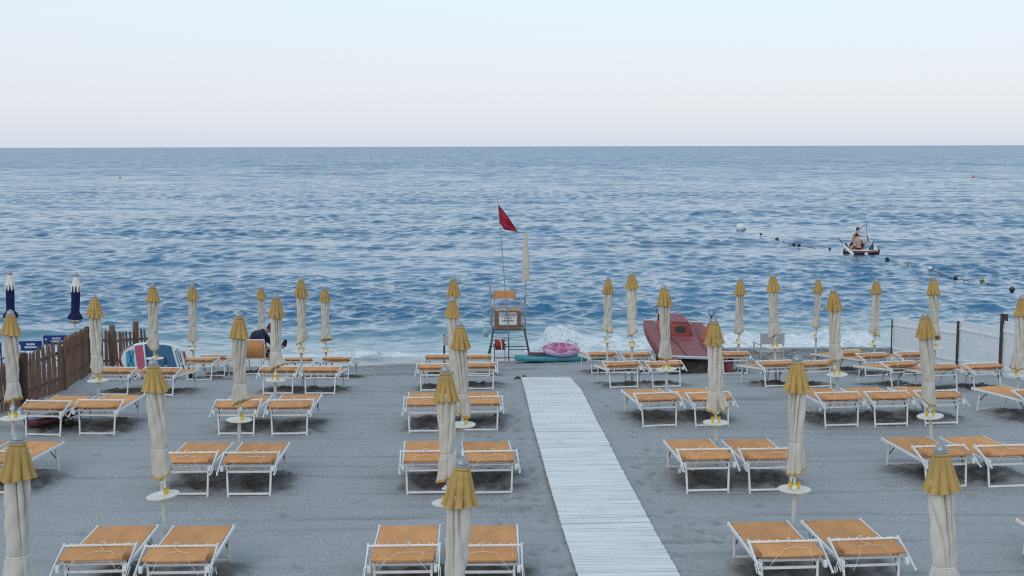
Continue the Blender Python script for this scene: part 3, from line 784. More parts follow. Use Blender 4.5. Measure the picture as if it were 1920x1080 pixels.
ASH = [ashtray(-1), ashtray(1)]

# (top x, y), (a lower point of the pole: x, y), distance, table (x,y) or None, ashtrays, label
PARA = [
 (35, 807, 31, 1080, 9.75, None, 2, 'cream parasol with yellow cap in the lower left corner, nearest at left'),
 (868, 853, 855, 1080, 9.75, None, 2, 'lowest of the closed parasols in the centre line, nearest the camera'),
 (1765, 829, 1772, 1080, 9.75, None, 2, 'closed parasol at lower right, cut off below its tie by the frame'),
 (288, 670, 306, 928, 13.7, 928, 2, 'parasol with a slightly leaning pole and tilted table behind the front-row left pair'),
 (835, 685, 840, 943, 13.7, 943, 1, 'second closest parasol in the centre line, its table half hidden by the nearest one'),
 (1497, 665, 1490, 918, 13.7, 918, 3, 'parasol and round table between the front-row pair right of the boardwalk'),
 (18, 580, 24, 784, 17.5, 784, 3, 'parasol at the left edge before the picket fence'),
 (449, 583, 449, 787, 17.5, 787, 2, 'parasol behind the second-row pair at left, hem open at the side'),
 (862, 600, 868, 796, 17.5, 796, 2, 'third closest parasol in the centre line, yellow ashtray on its table'),
 (1338, 593, 1342, 792, 17.5, 792, 3, 'parasol before the right end of the red boat, hem slit open'),
 (1734, 582, 1744, 780, 17.5, 780, 3, 'parasol in front of the white fence, ochre hem knotted at its bottom'),
 (175, 551, 183, 714, 21.2, 714, 2, 'parasol covering the picket fence, beside a low round table'),
 (517, 550, 516, 713, 21.4, 713, 3, 'parasol hiding the face of the seated man'),
 (848, 555, 850, 720, 21.6, 720, 2, 'fourth closest parasol in the centre line'),
 (1244, 532, 1249, 692, 22.0, 692, 3, 'parasol before the left half of the red boat, cord hanging from its tie'),
 (1561, 537, 1569, 702, 21.7, 702, 3, 'parasol right of the wooden folding chair, at the three third-row loungers'),
 (1918, 552, 1910, 704, 22.0, 704, 1, 'parasol cut by the right edge in front of the white fence'),
 (286, 531, 290, 672, 25.3, 672, 2, 'parasol in front of the leaning paddle board'),
 (564, 519, 565, 659, 25.3, 659, 3, 'taller of the two parasols right of the seated man'),
 (850, 517, 853, 650, 25.3, 652, 2, 'farthest parasol in the centre line'),
 (1185, 508, 1185, 648, 25.4, 648, 3, 'parasol left of the red boat, the right one of two'),
 (1449, 511, 1453, 651, 25.8, 651, 3, 'parasol in front of the wooden folding chair'),
 (1750, 516, 1752, 653, 25.8, 653, 3, 'parasol half hidden behind the one before the white fence'),
 (360, 531, 362, 654, 28.6, 654, 2, 'parasol beside the brown post at the nose of the paddle board'),
 (608, 536, 611, 658, 29.6, 658, 3, 'shorter of the two parasols right of the seated man'),
 (1141, 518, 1139, 641, 29.3, 641, 1, 'parasol right of the pink swim ring, the left one of two'),
 (1388, 519, 1385, 642, 29.3, 642, 1, 'parasol between the red boat and the wooden folding chair'),
 (1644, 522, 1640, 645, 29.2, 645, 1, 'parasol nearest the seaward end of the white fence'),
 (489, 536, 490, 628, 35.0, 640, 0, 'small far parasol above the seated man'),
 (1534, 520, 1530, 632, 33.6, 632, 1, 'smallest parasol, standing on the pebbles near the breaking wave'),
]
SPIN = random.Random(5)
for i, (xt, yt, xl, yl, D, ytab, ash, lab) in enumerate(PARA):
    pt_ = at_y(xt, yt, D); pl = at_y(xl, yl, D)
    slope = (pt_.x - pl.x) / (pt_.z - pl.z)
    gz = g(pl.x, D); bx = pl.x - slope * (pl.z - gz)
    o = thing('beach_parasol', lab, 'parasol', (bx, D, gz), 0, 'closed cream parasols with yellow caps')
    o.rotation_euler = (R(SPIN.uniform(-1.3, 1.3)), math.atan(slope), 0)
    dz = pt_.z - gz - 2.352
    z0 = (0, 0, dz)
    v = (0, 1, 2, 3, 4, 5, 7, 8, 9, 10)[(i * 7) % 10]; sp = SPIN.uniform(0, 6.28)
    if 'slit' in lab: v = 6; sp = 0
    c_, h_, t_ = CAN[v]
    child('pole', POLE, o, z0)
    co = child('canopy', c_, o, z0, (0, 0, sp)); wv_ = SPIN.uniform(.93, 1.02); co.scale = (wv_, wv_ * SPIN.uniform(.95, 1.05), 1); child('hem', h_, co); child('tie_cord', t_, co)
    child('cap', HAT[(i * 3) % 7], o, z0, (0, 0, SPIN.uniform(0, 6.28))); child('finial', FIN, o, z0)
    if D < 33: 
        cl = child('clip', CLIP, o, (0, 0, dz - .06 + SPIN.uniform(-.02, .06)), (0, 0, SPIN.uniform(-2.6, -.5))); child('knob', KNOB, cl)
    tz = (pl.z - gz) if ytab else .72
    if lab.startswith('small far'): tz = at_y(490, 643, D).z - gz
    tilt = (R(SPIN.uniform(-1.2, 1.2)), R(SPIN.uniform(-1.5, 1.5)), 0)
    if 'tilted table' in lab: tilt = (0, R(-4.5), 0)
    tb = child('table_top', TAB, o, (0, 0, tz), tilt); child('table_hub', HUB, tb); child('table_clamp', CLAMP, tb)
    if ash & 1: child('ashtray', ASH[0], o, (0, .006, tz))
    if ash & 2: child('ashtray', ASH[1], o, (0, .006, tz))

# navy parasols of the neighbouring beach
def navy(xt, yt, xl, yl, D, k, lab):
    pt_ = at_y(xt, yt, D); pl = at_y(xl, yl, D); sl = (pt_.x - pl.x) / (pt_.z - pl.z); gz = g(pl.x, D)
    o = thing('navy_parasol', lab, 'parasol', (pl.x - sl * (pl.z - gz), D, gz), 0, 'closed navy parasols beyond the picket fence')
    o.rotation_euler = (0, math.atan(sl), 0); dz = pt_.z - gz - 2.352; z0 = (0, 0, dz)
    q = random.Random(k); n = 8
    def pt(u, t):
        th = 2 * math.pi * u; r = .100 - .012 * t; f_ = n * th + 1.2 * t
        if t > .78: r = .088 + (.075 if t < .9 else .075) * math.sin((t - .78) / .22 * math.pi * .62)
        r *= 1 + (.07 + .10 * max(0, t - .75)) * math.cos(f_)
        return Vector((r * math.cos(th), r * math.sin(th), 2.02 - t * .80))
    b = MB(); b.loft([[pt(i / 64, j / 24) for i in range(64)] for j in range(25)], cap=False)
    c = b.build('canopy', M['navy'], o, True, 60); c.location = z0; c.rotation_euler = (0, 0, q.uniform(0, 6))
    b = MB(); lastr = [pt(i / 64, 1) for i in range(64)]
    b.loft([[Vector((p.x * s_, p.y * s_, p.z + dz_)) for p in lastr] for s_, dz_ in ((1.02, .01), (1.0, -.02), (.8, -.06), (.5, -.09), (.25, -.10))], cap=False)
    b.build('striped_lining', M['stripes'], c, True, 60)
    b = MB()
    def ht(u, t):
        th = 2 * math.pi * u; r = .045 + .065 * t; r *= 1 + .16 * t * math.cos(n * th)
        return Vector((r * math.cos(th), r * math.sin(th), 2.25 - .235 * t - .02 * t ** 3 * math.cos(n * th)))
    b.loft([[ht(i / 64, j / 10) for i in range(64)] for j in range(11)] + [[ht(i / 64, .9) * .93 for i in range(64)]], cap=False)
    h = b.build('cap', M['white_cloth'], o, True, 60); h.location = z0
    child('finial', FIN, o, z0); child('pole', POLE, o, z0)
m, N, L, P = new_mat('black_white_stripes'); P.inputs['Roughness'].default_value = .85
tcn = N.new('ShaderNodeTexCoord'); wv = N.new('ShaderNodeTexWave'); wv.inputs['Scale'].default_value = 14; wv.inputs['Distortion'].default_value = 1.0; wv.bands_direction = 'Z'
L.new(tcn.outputs['Object'], wv.inputs['Vector']); L.new(mix(mrange(wv.outputs['Fac'], .45, .55), (.03, .035, .07), (.7, .69, .66)), P.inputs['Base Color']); M['stripes'] = m
navy(18, 507, 20, 600, 28.9, 1, 'closed navy parasol with white cap at the left edge')
navy(143, 510, 140, 640, 28.9, 2, 'closed navy parasol with white cap and striped lining beyond the picket fence')
# ------------------------------------------------------------------ more materials
M['wood'] = mat('weathered_picket_wood', (0.215, 0.130, 0.098), 0.85, 0, 0.42, 5, bump=0.4, bscale=30, stretch=(5, 5, .6), spec=0.2)
M['wood_dark'] = mat('dark_fence_post', (0.085, 0.05, 0.04), 0.85, 0, 0.35, 6, bump=0.3, bscale=30, stretch=(5, 5, .6), spec=0.2)
M['white_plank'] = mat('white_fence_board', (0.80, 0.82, 0.85), 0.5, 0, 0.07, 3, stretch=(4, 4, 1))
M['post'] = mat('brown_black_post', (0.055, 0.045, 0.04), 0.7, 0, .3)
M['steel'] = mat('worn_grey_steel', (0.34, 0.36, 0.38), 0.5, 0.35, 0.3, 12)
M['steel_dark'] = mat('dark_tube_steel', (0.10, 0.11, 0.115), 0.5, 0.3, 0.3, 12)
M['board'] = mat('brown_plywood', (0.22, 0.125, 0.085), 0.8, 0, 0.3, 4, stretch=(1, 1, 5))
M['signwhite'] = mat('white_sign_sheet', (0.70, 0.72, 0.74), 0.45, 0, .05)
M['ink'] = mat('dark_sign_ink', (0.05, 0.06, 0.09), 0.6)
M['flag'] = mat('dark_red_flag_cloth', (0.36, 0.035, 0.065), 0.85, 0, .15, 6, spec=.1)
M['hose'] = mat('brick_red_hose', (0.36, 0.085, 0.055), 0.55, 0, .2, 20)
M['redboat'] = mat('faded_red_fibreglass', (0.255, 0.058, 0.064), 0.6, 0, 0.22, 3, bump=.05)
M['redseat'] = mat('red_fibreglass_seat', (0.26, 0.040, 0.030), 0.5, 0, 0.18, 4)
M['cone'] = mat('orange_red_plastic', (0.40, 0.075, 0.045), 0.45, 0, 0.15, 5)
M['black'] = mat('black_plastic', (0.012, 0.012, 0.014), 0.5)
M['chrome'] = mat('bare_aluminium', (0.62, 0.65, 0.68), 0.32, 0.5, .1)
M['canvas_grey'] = mat('pale_grey_canvas', (0.40, 0.41, 0.42), 0.85, 0, .1, 5, spec=.15)
M['pale_wood'] = mat('pale_bleached_wood', (0.50, 0.46, 0.39), 0.7, 0, .2, 8, stretch=(4, 4, 1))
M['blue'] = mat('royal_blue_canvas', (0.018, 0.055, 0.21), 0.8, 0, .15, 6, spec=.15)
M['lettering'] = mat('white_lettering', (0.75, 0.78, 0.80), 0.7)
M['white_plastic'] = mat('white_plastic_sheet', (0.68, 0.71, 0.75), 0.45, 0, .06)
M['supwhite'] = mat('white_board_skin', (0.74, 0.76, 0.78), 0.35, 0, .05)
M['supred'] = mat('red_board_rail', (0.36, 0.03, 0.045), 0.35, 0, .1)
M['suppad'] = mat('steel_blue_deck_pad', (0.050, 0.145, 0.27), 0.7, 0, .12, 30)
M['suppad2'] = mat('navy_deck_pad', (0.030, 0.075, 0.16), 0.7, 0, .12, 30)
M['cyan'] = mat('cyan_deck_panel', (0.07, 0.37, 0.52), 0.6, 0, .1)
M['pink'] = mat('pink_red_stripe', (0.50, 0.10, 0.17), 0.6, 0, .1)
M['teal'] = mat('teal_board_rail', (0.045, 0.26, 0.34), 0.4, 0, .12)
M['tealdeck'] = mat('grey_teal_deck', (0.16, 0.30, 0.32), 0.6, 0, .2, 5)
M['lime'] = mat('lime_deck_stripe', (0.40, 0.47, 0.16), 0.6)
M['maroon'] = mat('maroon_board', (0.085, 0.018, 0.028), 0.45)
M['lilac'] = mat('lilac_vinyl', (0.56, 0.40, 0.62), 0.3, 0, .06)
M['icing'] = mat('magenta_vinyl', (0.42, 0.085, 0.235), 0.3, 0, .22, 16)
M['purple'] = mat('purple_board_skin', (0.17, 0.115, 0.28), 0.3, 0, .35, 4)
M['leaf'] = mat('green_weed_leaf', (0.07, 0.12, 0.035), 0.6, 0, .4, 9, rand=.2)
M['rock'] = mat('grey_rock', (0.26, 0.26, 0.255), 0.9, 0, .45, 5, bump=.8, bscale=9)
M['skin'] = mat('tanned_skin', (0.36, 0.185, 0.125), 0.55, 0, .12, 12)
M['skin_light'] = mat('light_skin', (0.50, 0.30, 0.235), 0.55, 0, .10, 12)
M['hair'] = mat('dark_hair', (0.018, 0.014, 0.012), 0.6, 0, .3, 40, bump=.5, bscale=120)
M['shirt'] = mat('navy_t_shirt', (0.015, 0.022, 0.055), 0.9, 0, .2, 6, bump=.2, bscale=40)
M['shorts'] = mat('black_swim_shorts', (0.015, 0.015, 0.02), 0.85, 0, .2)
M['float_dark'] = mat('dark_float', (0.035, 0.03, 0.025), 0.6, 0, .3)
M['float_yellow'] = mat('yellow_float', (0.50, 0.33, 0.06), 0.5, 0, .2)
M['float_red'] = mat('red_float', (0.60, 0.10, 0.06), 0.5)
M['rope'] = mat('dark_rope', (0.05, 0.05, 0.05), 0.8)
M['bag'] = mat('pale_teal_plastic_film', (0.30, 0.46, 0.50), 0.3)

def text_mesh(name, body, size, material, parent, loc, rot, bold=0.0, align='CENTER'):
    cu = bpy.data.curves.new(name, 'FONT'); cu.body = body; cu.size = size; cu.align_x = align; cu.align_y = 'CENTER'
    cu.extrude = 0.0015; cu.offset = bold; cu.resolution_u = 2
    t = bpy.data.objects.new(name, cu); COL.objects.link(t)
    dg = bpy.context.evaluated_depsgraph_get(); dg.update()
    me = bpy.data.meshes.new_from_object(t.evaluated_get(dg)); COL.objects.unlink(t); bpy.data.objects.remove(t)
    me.name = name; me.materials.clear(); me.materials.append(material)
    return child(name, me, parent, loc, rot)

# ------------------------------------------------------------------ fences
def gp(px, py): return on_ground(px, py)
fence = [gp(-75, 805), gp(46, 757), gp(124, 731), gp(167, 700), gp(214, 694), gp(258, 689), gp(292, 686)]
ftop = [at_y(-75, 722, fence[0].y).z, at_y(46, 664, fence[1].y).z, at_y(120, 634, fence[2].y).z, at_y(164, 613, fence[3].y).z, at_y(214, 622, fence[4].y).z, at_y(256, 618, fence[5].y).z, at_y(290, 617, fence[6].y).z]
fo = thing('picket_fence', 'brown weathered wooden picket fence along the left side of the beach', 'fence', fence[1])
org = fence[1]
for k in range(len(fence) - 1):
    a_, b_ = fence[k], fence[k + 1]; za, zb = ftop[k], ftop[k + 1]
    n = max(3, int((b_ - a_).length / 0.112)); mb = MB()
    dirv = Vector((b_.x - a_.x, b_.y - a_.y, 0)).normalized(); nor = Vector((dirv.y, -dirv.x, 0))
    if nor.y > 0 and abs(nor.y) > .3: nor = -nor
    for i in range(n):
        t = (i + .5) / n; p = a_.lerp(b_, t); zt = za + (zb - za) * t + rnd.uniform(-.035, .025); z0 = g(p.x, p.y) - .05
        w_ = rnd.uniform(.026, .035); ln = Vector((rnd.uniform(-.035, .035), rnd.uniform(-.03, .03), 0))
        rot = Matrix((dirv, nor, Vector((0, 0, 1)))).transposed()
        pr = [(-w_, 0), (-w_, 1 - .05), (-w_ * .8, 1 - .02), (-w_ * .4, 1 - .004), (0, 1), (w_ * .4, 1 - .004), (w_ * .8, 1 - .02), (w_, 1 - .05), (w_, 0)]
        ring = lambda o: [Vector((p.x, p.y, 0)) + dirv * x_ + nor * o + Vector((0, 0, z0 + (zt - z0) * h_)) + ln * h_ - org for x_, h_ in pr]
        mb.loft([ring(.011), ring(-.011)])
    for hz in (.25, .75):
        pa = Vector((a_.x, a_.y, g(a_.x, a_.y) + (za - g(a_.x, a_.y)) * hz)) - nor * .03 - org; pb = Vector((b_.x, b_.y, g(b_.x, b_.y) + (zb - g(b_.x, b_.y)) * hz)) - nor * .03 - org
        mb.bar(pa, pb, .03, .055)
    mb.build('picket_panel', M['wood'], fo, False)
for k, (px, topy, r_, mt) in enumerate(((46, 661, .085, 'wood_dark'), (125, 648, .045, 'wood'), (168, 612, .06, 'wood_dark'), (217, 609, .07, 'wood'), (258, 602, .075, 'wood'))):
    p = fence[k + 1]; z1 = at_y(px, topy, p.y).z; mb = MB()
    off = Vector((0.0, -.07, 0))
    mb.bar(p - org + off + Vector((0, 0, -.3)), Vector((p.x, p.y, z1)) - org + off + Vector((.01, 0, 0)), r_ * 1.9, r_ * 1.7, (0, 1, 0), .2)
    mb.build('post', M[mt], fo, False)

wf = thing('white_fence', 'white vertical board fence with dark posts on the right side of the beach', 'fence', gp(1797, 690))
org = wf.location.copy()
wp = [gp(1674, 664), gp(1797, 689), gp(1878, 707)]
wp.append(Vector((wp[2].x + .05, wp[2].y - 3.4, g(wp[2].x, wp[2].y - 3.4)))); wp.append(Vector((wp[3].x, wp[3].y - 4, g(wp[3].x, wp[3].y - 4))))
wt = [(597, 612), (601, 617), (601, None), (None, None)]
for k in range(len(wp) - 1):
    a_, b_ = wp[k], wp[k + 1]
    xs = (1675, 1797, 1878)
    z0 = at_y(xs[k] if k < 3 else 1900, wt[k][0], a_.y).z if wt[k][0] else a_.z + 1.05
    z1 = at_y(xs[k + 1], wt[k][1], b_.y).z if wt[k][1] else b_.z + 1.02
    n = int((b_ - a_).length / .160); mb = MB(); d_ = (b_ - a_).normalized()
    for i in range(n):
        t0 = (i + .06) / n; t1 = (i + .94) / n; t = (i + .5) / n
        p0 = a_.lerp(b_, t0); p1 = a_.lerp(b_, t1); zt = z0 + (z1 - z0) * t; zb = g((p0.x + p1.x) / 2, (p0.y + p1.y) / 2) - .03
        c_ = (p0 + p1) / 2; ang = math.atan2(p1.y - p0.y, p1.x - p0.x)
        mb.box((c_.x - org.x, c_.y - org.y, (zt + zb) / 2 - org.z), ((p1 - p0).length, .018, zt - zb), Matrix.Rotation(ang, 3, 'Z'))
    nor = Vector((-1, 0, 0))
    for hz in (.16, .82):
        pa = Vector((a_.x - .02, a_.y, a_.z + (z0 - a_.z) * hz)); pb = Vector((b_.x - .02, b_.y, b_.z + (z1 - b_.z) * hz))
        mb.bar(pa - org, pb - org, .022, .06)
    mb.build('board_panel', M['white_plank'], wf, False)
for k, (p, ty, r_) in enumerate(((wp[0], 599, .03), (wp[1], 602, .05), (wp[2], 588, .055), (wp[3], None, .055))):
    z1 = at_y((1674, 1797, 1879)[k], ty, p.y).z if ty else p.z + 1.2
    mb = MB(); mb.bar(p - org + Vector((-.05, 0, -.3)), Vector((p.x - .05, p.y, z1)) - org, r_ * 1.15, r_ * 1.15, (0, 1, 0))
    if k == 2: mb.box((p.x + .03 - org.x, p.y - org.y, z1 - .13 - org.z), (.10, .05, .24))
    mb.build('post', M['post'], wf, False)

# ------------------------------------------------------------------ director chairs
def director(name, lab, p, rz, wd, seat, back0, back1, fm, cm, text=None, group=None):
    o = thing(name, lab, 'chair', p, rz, group); w2 = wd / 2; dp = .24
    f = MB()
    for s in (-1, 1):
        f.bar((s * w2, -dp, 0), (s * w2, -dp - .03, back1 + .02), .035, .028, (0, 1, 0)); f.bar((s * w2, dp, 0), (s * w2, dp, seat + .2), .032, .028, (0, 1, 0))
        f.bar((s * w2, -dp - .03, seat + .2), (s * w2, dp + .06, seat + .2), .05, .02); f.bar((s * w2, -dp, .05), (s * w2, dp, .05), .03, .03); f.bar((s * w2, -dp, seat), (s * w2, dp, seat), .03, .03)
    for y in (-dp + .03, dp - .03):
        f.bar((-w2, y, .06), (w2, y + .015, seat - .02), .03, .02, (0, 1, 0)); f.bar((w2, y - .025, .06), (-w2, y - .02, seat - .02), .03, .02, (0, 1, 0))
    f.bar((-w2, -dp - .0, seat + .02), (w2, -dp, seat + .02), .022, .022)
    f.build('frame', M[fm], o, False)
    b = MB(); b.slab(lambda u, v: (-w2 + wd * u, -dp + 2 * dp * v, seat + .03 - .03 * math.sin(math.pi * u)), 8, 3, .006); b.build('seat', M[cm], o)
    b = MB(); b.slab(lambda u, v: (-w2 - .02 + (wd + .04) * u, back0 + (back1 - back0) * v, .02 * math.sin(math.pi * u)), 10, 3, .008)
    me = b.mesh('back_canvas', M[cm]); bc = child('back_canvas', me, o, (0, -dp - .028, 0), (R(90), 0, 0))
    if text:
        for ln, yy, sz in text: text_mesh('lettering', ln, sz, M['lettering'], bc, (.03, yy, .0235), (0, 0, 0), .003)
    return o, bc
p = gp(1440, 690)
director('folding_chair', 'pale wooden folding chair with grey canvas facing the sea', p, R(9), .60, .44, .66, .93, 'pale_wood', 'canvas_grey')
def blue_chair(px, ptop, D, lab, umb):
    c = at_y(px, ptop, D); gz = g(c.x, D); bt = c.z - gz
    o, bc = director('deck_chair', lab, Vector((c.x, D, gz)), R(4), .60, bt - .52, bt - .225, bt, 'chrome', 'blue', [('BAGNI', bt - .075, .062), ('GIARDINO', bt - .145, .058)], 'blue deck chairs beyond the picket fence')
    if umb:
        b = MB(); b.add([(-.03 + .03 * math.cos(k), bt - .10 + .03 * math.sin(k), .02) for k in [math.pi * i / 10 for i in range(11)]] , [tuple(range(11))]); b.box((-.03, bt - .12, .019), (.006, .05, .002))
        u = b.build('umbrella_emblem', M['lettering'], bc, False); u.location = (-.19, 0, .004)
blue_chair(62, 636, 28.3, 'blue canvas chair with white lettering, left of two beyond the picket fence', False)
blue_chair(110, 625.5, 29.4, 'blue canvas chair with umbrella emblem and lettering, right of two beyond the fence', True)
c = at_y(36, 645, 27.4); gz = g(c.x, 27.4)
director('deck_chair', 'white canvas chair beyond the picket fence, half hidden by a parasol', Vector((c.x - .17, 27.4, gz)), R(4), .52, c.z - gz - .54, c.z - gz - .33, c.z - gz, 'white_plastic', 'white_plastic')
c = at_y(-4, 641, 26.4); gz = g(c.x, 26.4)
director('deck_chair', 'pale chair at the very left edge beyond the picket fence', Vector((c.x - .12, 26.4, gz)), R(4), .52, c.z - gz - .54, c.z - gz - .33, c.z - gz, 'blue', 'white_plastic')

# ------------------------------------------------------------------ boards
def outline(L_, W_, n=40, nose=.62, tail=.75, sq=.35):
    """half outline: distance along the board -> half width"""
    pts = []
    for i in range(n + 1):
        t = i / n
        tt = 1 - math.cos(t * math.pi / 2)
        pts.append(t)
    def hw(t):
        if t < .42: return W_ / 2 * max(.02, max(0.0, 1 - (1 - t / .42) ** 2.6) ** .5)
        return W_ / 2 * max(.0005, max(0.0, 1 - ((t - .42) / .58) ** (2.2)) ** .72)
    ts = [(1 - math.cos(math.pi * i / n)) / 2 for i in range(n + 1)]
    return [(t * L_ - L_ / 2, hw(t)) for t in ts]
def board(L_, W_, T_, rocker=.0):
    ol = outline(L_, W_); prof_ = [(1.0, 0), (.995, .22), (.96, .38), (.90, .46), (.80, .5), (0, .5)]
    rail = MB(); deck = MB(); rr = []; dd = []
    for x, h in ol:
        zr = rocker * (abs(x) / (L_ / 2)) ** 2.5
        ring = []
        for s in (1, -1):
            seq = prof_ if s == 1 else prof_[::-1]
        up = [(h * a_, T_ * b_ + zr) for a_, b_ in prof_[:5]]; lo = [(y, 2 * zr - z) for y, z in up]
        loop = [Vector((x, y, z)) for y, z in lo[::-1]] + [Vector((x, y, z)) for y, z in up[1:]] + [Vector((x, -y, z)) for y, z in up[::-1]] + [Vector((x, -y, z)) for y, z in lo[1:]]
        rr.append(loop); dd.append([Vector((x, h * .86 * (-1 + 2 * j / 8), T_ * .5 + zr + .003)) for j in range(9)])
    rail.loft(rr); deck.loft(dd, closed=False, cap=False)
    return rail, deck, ol
def patch(poly, z):
    b = MB(); b.add([(x, y, z) for x, y in poly], [tuple(range(len(poly)))]); return b
def basis(o, loc, ex, n):
    ex = ex.normalized(); n = (n - ex * n.dot(ex)).normalized(); ey = n.cross(ex)
    mtx = Matrix((ex, ey, n)).transposed().to_4x4(); mtx.translation = loc; o.matrix_world = mtx
# paddle board leaning on the picket fence
sup = thing('paddle_board', 'white and blue paddle board with red rail leaning on its side against the picket fence', 'paddle board')
L_, W_, T_ = 2.05, .90, .17
rail, deck, ol = board(L_, W_, T_)
rail.build('rail', M['supwhite'], sup); deck.build('deck', M['supwhite'], sup)
tr = MB(); tr.v = [tuple(Vector((v[0] * 1.006, v[1] * 1.02, v[2] * 1.05 - .001))) for v in rail.v]; nl = len(rail.v) // len(ol)
keep = [f_ for f_ in rail.f if all(rail.v[i][0] < -.25 - .55 * (rail.v[i][1] / .45) for i in f_) and len(f_) == 4 and all(rail.v[i][2] < .080 for i in f_)]
us = sorted({i for f_ in keep for i in f_}); mp_ = {i: k for k, i in enumerate(us)}; tr.v = [tr.v[i] for i in us]; tr.f = [tuple(mp_[i] for i in f_) for f_ in keep]
tr.build('red_rail', M['supred'], sup)
hwf = lambda x: float(np.interp(x, [a for a, b in ol], [b for a, b in ol]))
def strip(x0a, x0b, x1a, x1b, k=.80, z=.004, n=10):
    """band of the deck between two slanting lines"""
    b = MB(); rows = []
    for j in range(n + 1):
        v = -1 + 2 * j / n; xa = x0a + (x0b - x0a) * (v + 1) / 2; xb = x1a + (x1b - x1a) * (v + 1) / 2
        rows.append([Vector((xa + (xb - xa) * i / 8, v * k * hwf(xa + (xb - xa) * i / 8), T_ * .5 + z)) for i in range(9)])
    return b.loft(rows, closed=False, cap=False)
strip(-.30, -.42, .40, .18, .86, .006).build('deck_pad', M['suppad'], sup)
strip(-.38, -.48, -.18, -.34, .86, .008).build('deck_pad', M['suppad2'], sup)
strip(-.62, -.72, -.42, -.52, .84, .006).build('stripe', M['pink'], sup)
strip(-.90, -.92, -.68, -.74, .66, .006).build('tail_panel', M['cyan'], sup)
strip(.62, .44, .68, .50, .7, .006).build('stripe', M['pink'], sup)
strip(.50, .30, .54, .34, .74, .006).build('stripe', M['cyan'], sup)
b = MB()
for x0 in (.34, .44, .56): b.tube([(x0 + .10, -.28, T_ / 2 + .012), (x0 - .06, .26, T_ / 2 + .012)], .008, 5)
for s in (-1, 1): b.tube([(-.86, -.20 * s, T_ / 2 + .012), (-.72, .20 * s, T_ / 2 + .012)], .008, 5)
b.build('bungee_cord', M['black'], sup)
b = MB(); b.tube([(.02, -.09, T_ / 2 + .008), (.06, 0, T_ / 2 + .04), (.02, .09, T_ / 2 + .008)], .014, 6); b.build('handle', M['black'], sup)
psi = R(34); be = R(16)
pc_ = at_y(304, 663, 29.3)
exv = Vector((math.cos(psi), math.sin(psi), -.15)); nv = Vector((math.sin(psi), -math.cos(psi), 0)) * math.cos(be) + Vector((0, 0, math.sin(be)))
basis(sup, Vector((pc_.x, 29.3, g(pc_.x, 29.3) + .44)), exv, nv)
b = MB(); q = at_y(356, 655, 29.9); gz = g(q.x, 29.9)
b.bar((0, 0, -.3), (.0, 0, .78), .085, .085, (0, 1, 0)); tag(b.build('mooring_post', M['wood_dark'], None, False), 'short brown wooden post beside the nose of the paddle board', 'post').location = (q.x, 29.9, gz)
b = MB(); p0 = Vector((q.x, 29.85, gz + .72)); p1 = at_y(336, 652, 29.7)
b.tube([p0, p0.lerp(p1, .5) + Vector((0, 0, -.03)), p1], .012, 6)
tag(b.build('mooring_rope', M['cord'], None), 'white rope tied from the brown post to the paddle board', 'rope')

# teal board, maroon board, swim ring
P0 = on_ground(1030, 679); yb = P0.y + .25
tb = thing('paddle_board', 'teal paddle board lying flat on the sand under the pink swim ring', 'paddle board')
L_, W_, T_ = 2.55, .74, .15
rail, deck, ol = board(L_, W_, T_, .03); hwf = lambda x: float(np.interp(x, [a for a, b in ol], [b for a, b in ol]))
rail.build('rail', M['teal'], tb); deck.build('deck', M['tealdeck'], tb)
strip(-.95, -.95, -.55, -.55, .7, .006).build('stripe', M['lime'], tb); strip(-.2, -.2, .75, .75, .6, .006).build('deck_pad', M['canvas_grey'], tb)
xl = at_y(965, 674, yb).x
slp = Vector((0, 1, (g(0, yb + .4) - g(0, yb - .4)) / .8))
basis(tb, Vector((xl + 1.27, yb, g(xl + 1.2, yb) + .085)), Vector((1, .06, 0)), Vector((0, -slp.z, 1)))
mbd = thing('bodyboard', 'thin maroon board lying crosswise on the teal paddle board', 'bodyboard')
rail, deck, ol = board(1.05, .46, .06); rail.build('rail', M['maroon'], mbd); deck.build('deck', M['supred'], mbd)
basis(mbd, Vector((at_y(1016, 668, yb).x + .12, yb + .06, tb.matrix_world.translation.z + .135)), Vector((1, .1, -.015)), Vector((0, .10, 1)))
ring = thing('swim_ring', 'pink and lilac doughnut-patterned swim ring on the boards', 'swim ring')
Rm, rm = .39, .135
def tor(u, v, k=1.0): 
    a_ = 2 * math.pi * u; c_ = 2 * math.pi * v; rr = rm * k * (1 + .012 * math.cos(18 * a_))
    return Vector(((Rm + rr * math.cos(c_)) * math.cos(a_), (Rm + rr * math.cos(c_)) * math.sin(a_), rr * .92 * math.sin(c_)))
b = MB(); b.loft([[tor(i / 64, j / 24) for i in range(64)] for j in range(25)], cap=False); b.build('tube', M['lilac'], ring)
b = MB()
def ice(u, t):
    a_ = 2 * math.pi * u; e0 = .055 + .05 * math.sin(5 * a_ + .5); e1 = .5 - .05 + .035 * math.sin(6 * a_)
    return tor(u, e0 + (e1 - e0) * t, 1.025)
b.loft([[ice(i / 96, j / 12) for i in range(96)] for j in range(13)], cap=False); b.build('icing', M['icing'], ring)
b = MB()
for k in range(9):
    u0 = k / 9 + .03
    b.tube([tor(u0 + .035 * math.sin(t * 3), .06 + .38 * t, 1.04) for t in [i / 8 for i in range(9)]], .008, 5)
b.tube([ice(i / 96, -.02) * 1.0 for i in range(97)], .007, 5)
b.build('icing_swirl', M['lettering'], ring)
rc = at_y(1052, 656, yb)
basis(ring, Vector((rc.x, yb + .05, tb.matrix_world.translation.z + .235)), Vector((1, 0, -.04)), Vector((0.04, -.05, 1)))

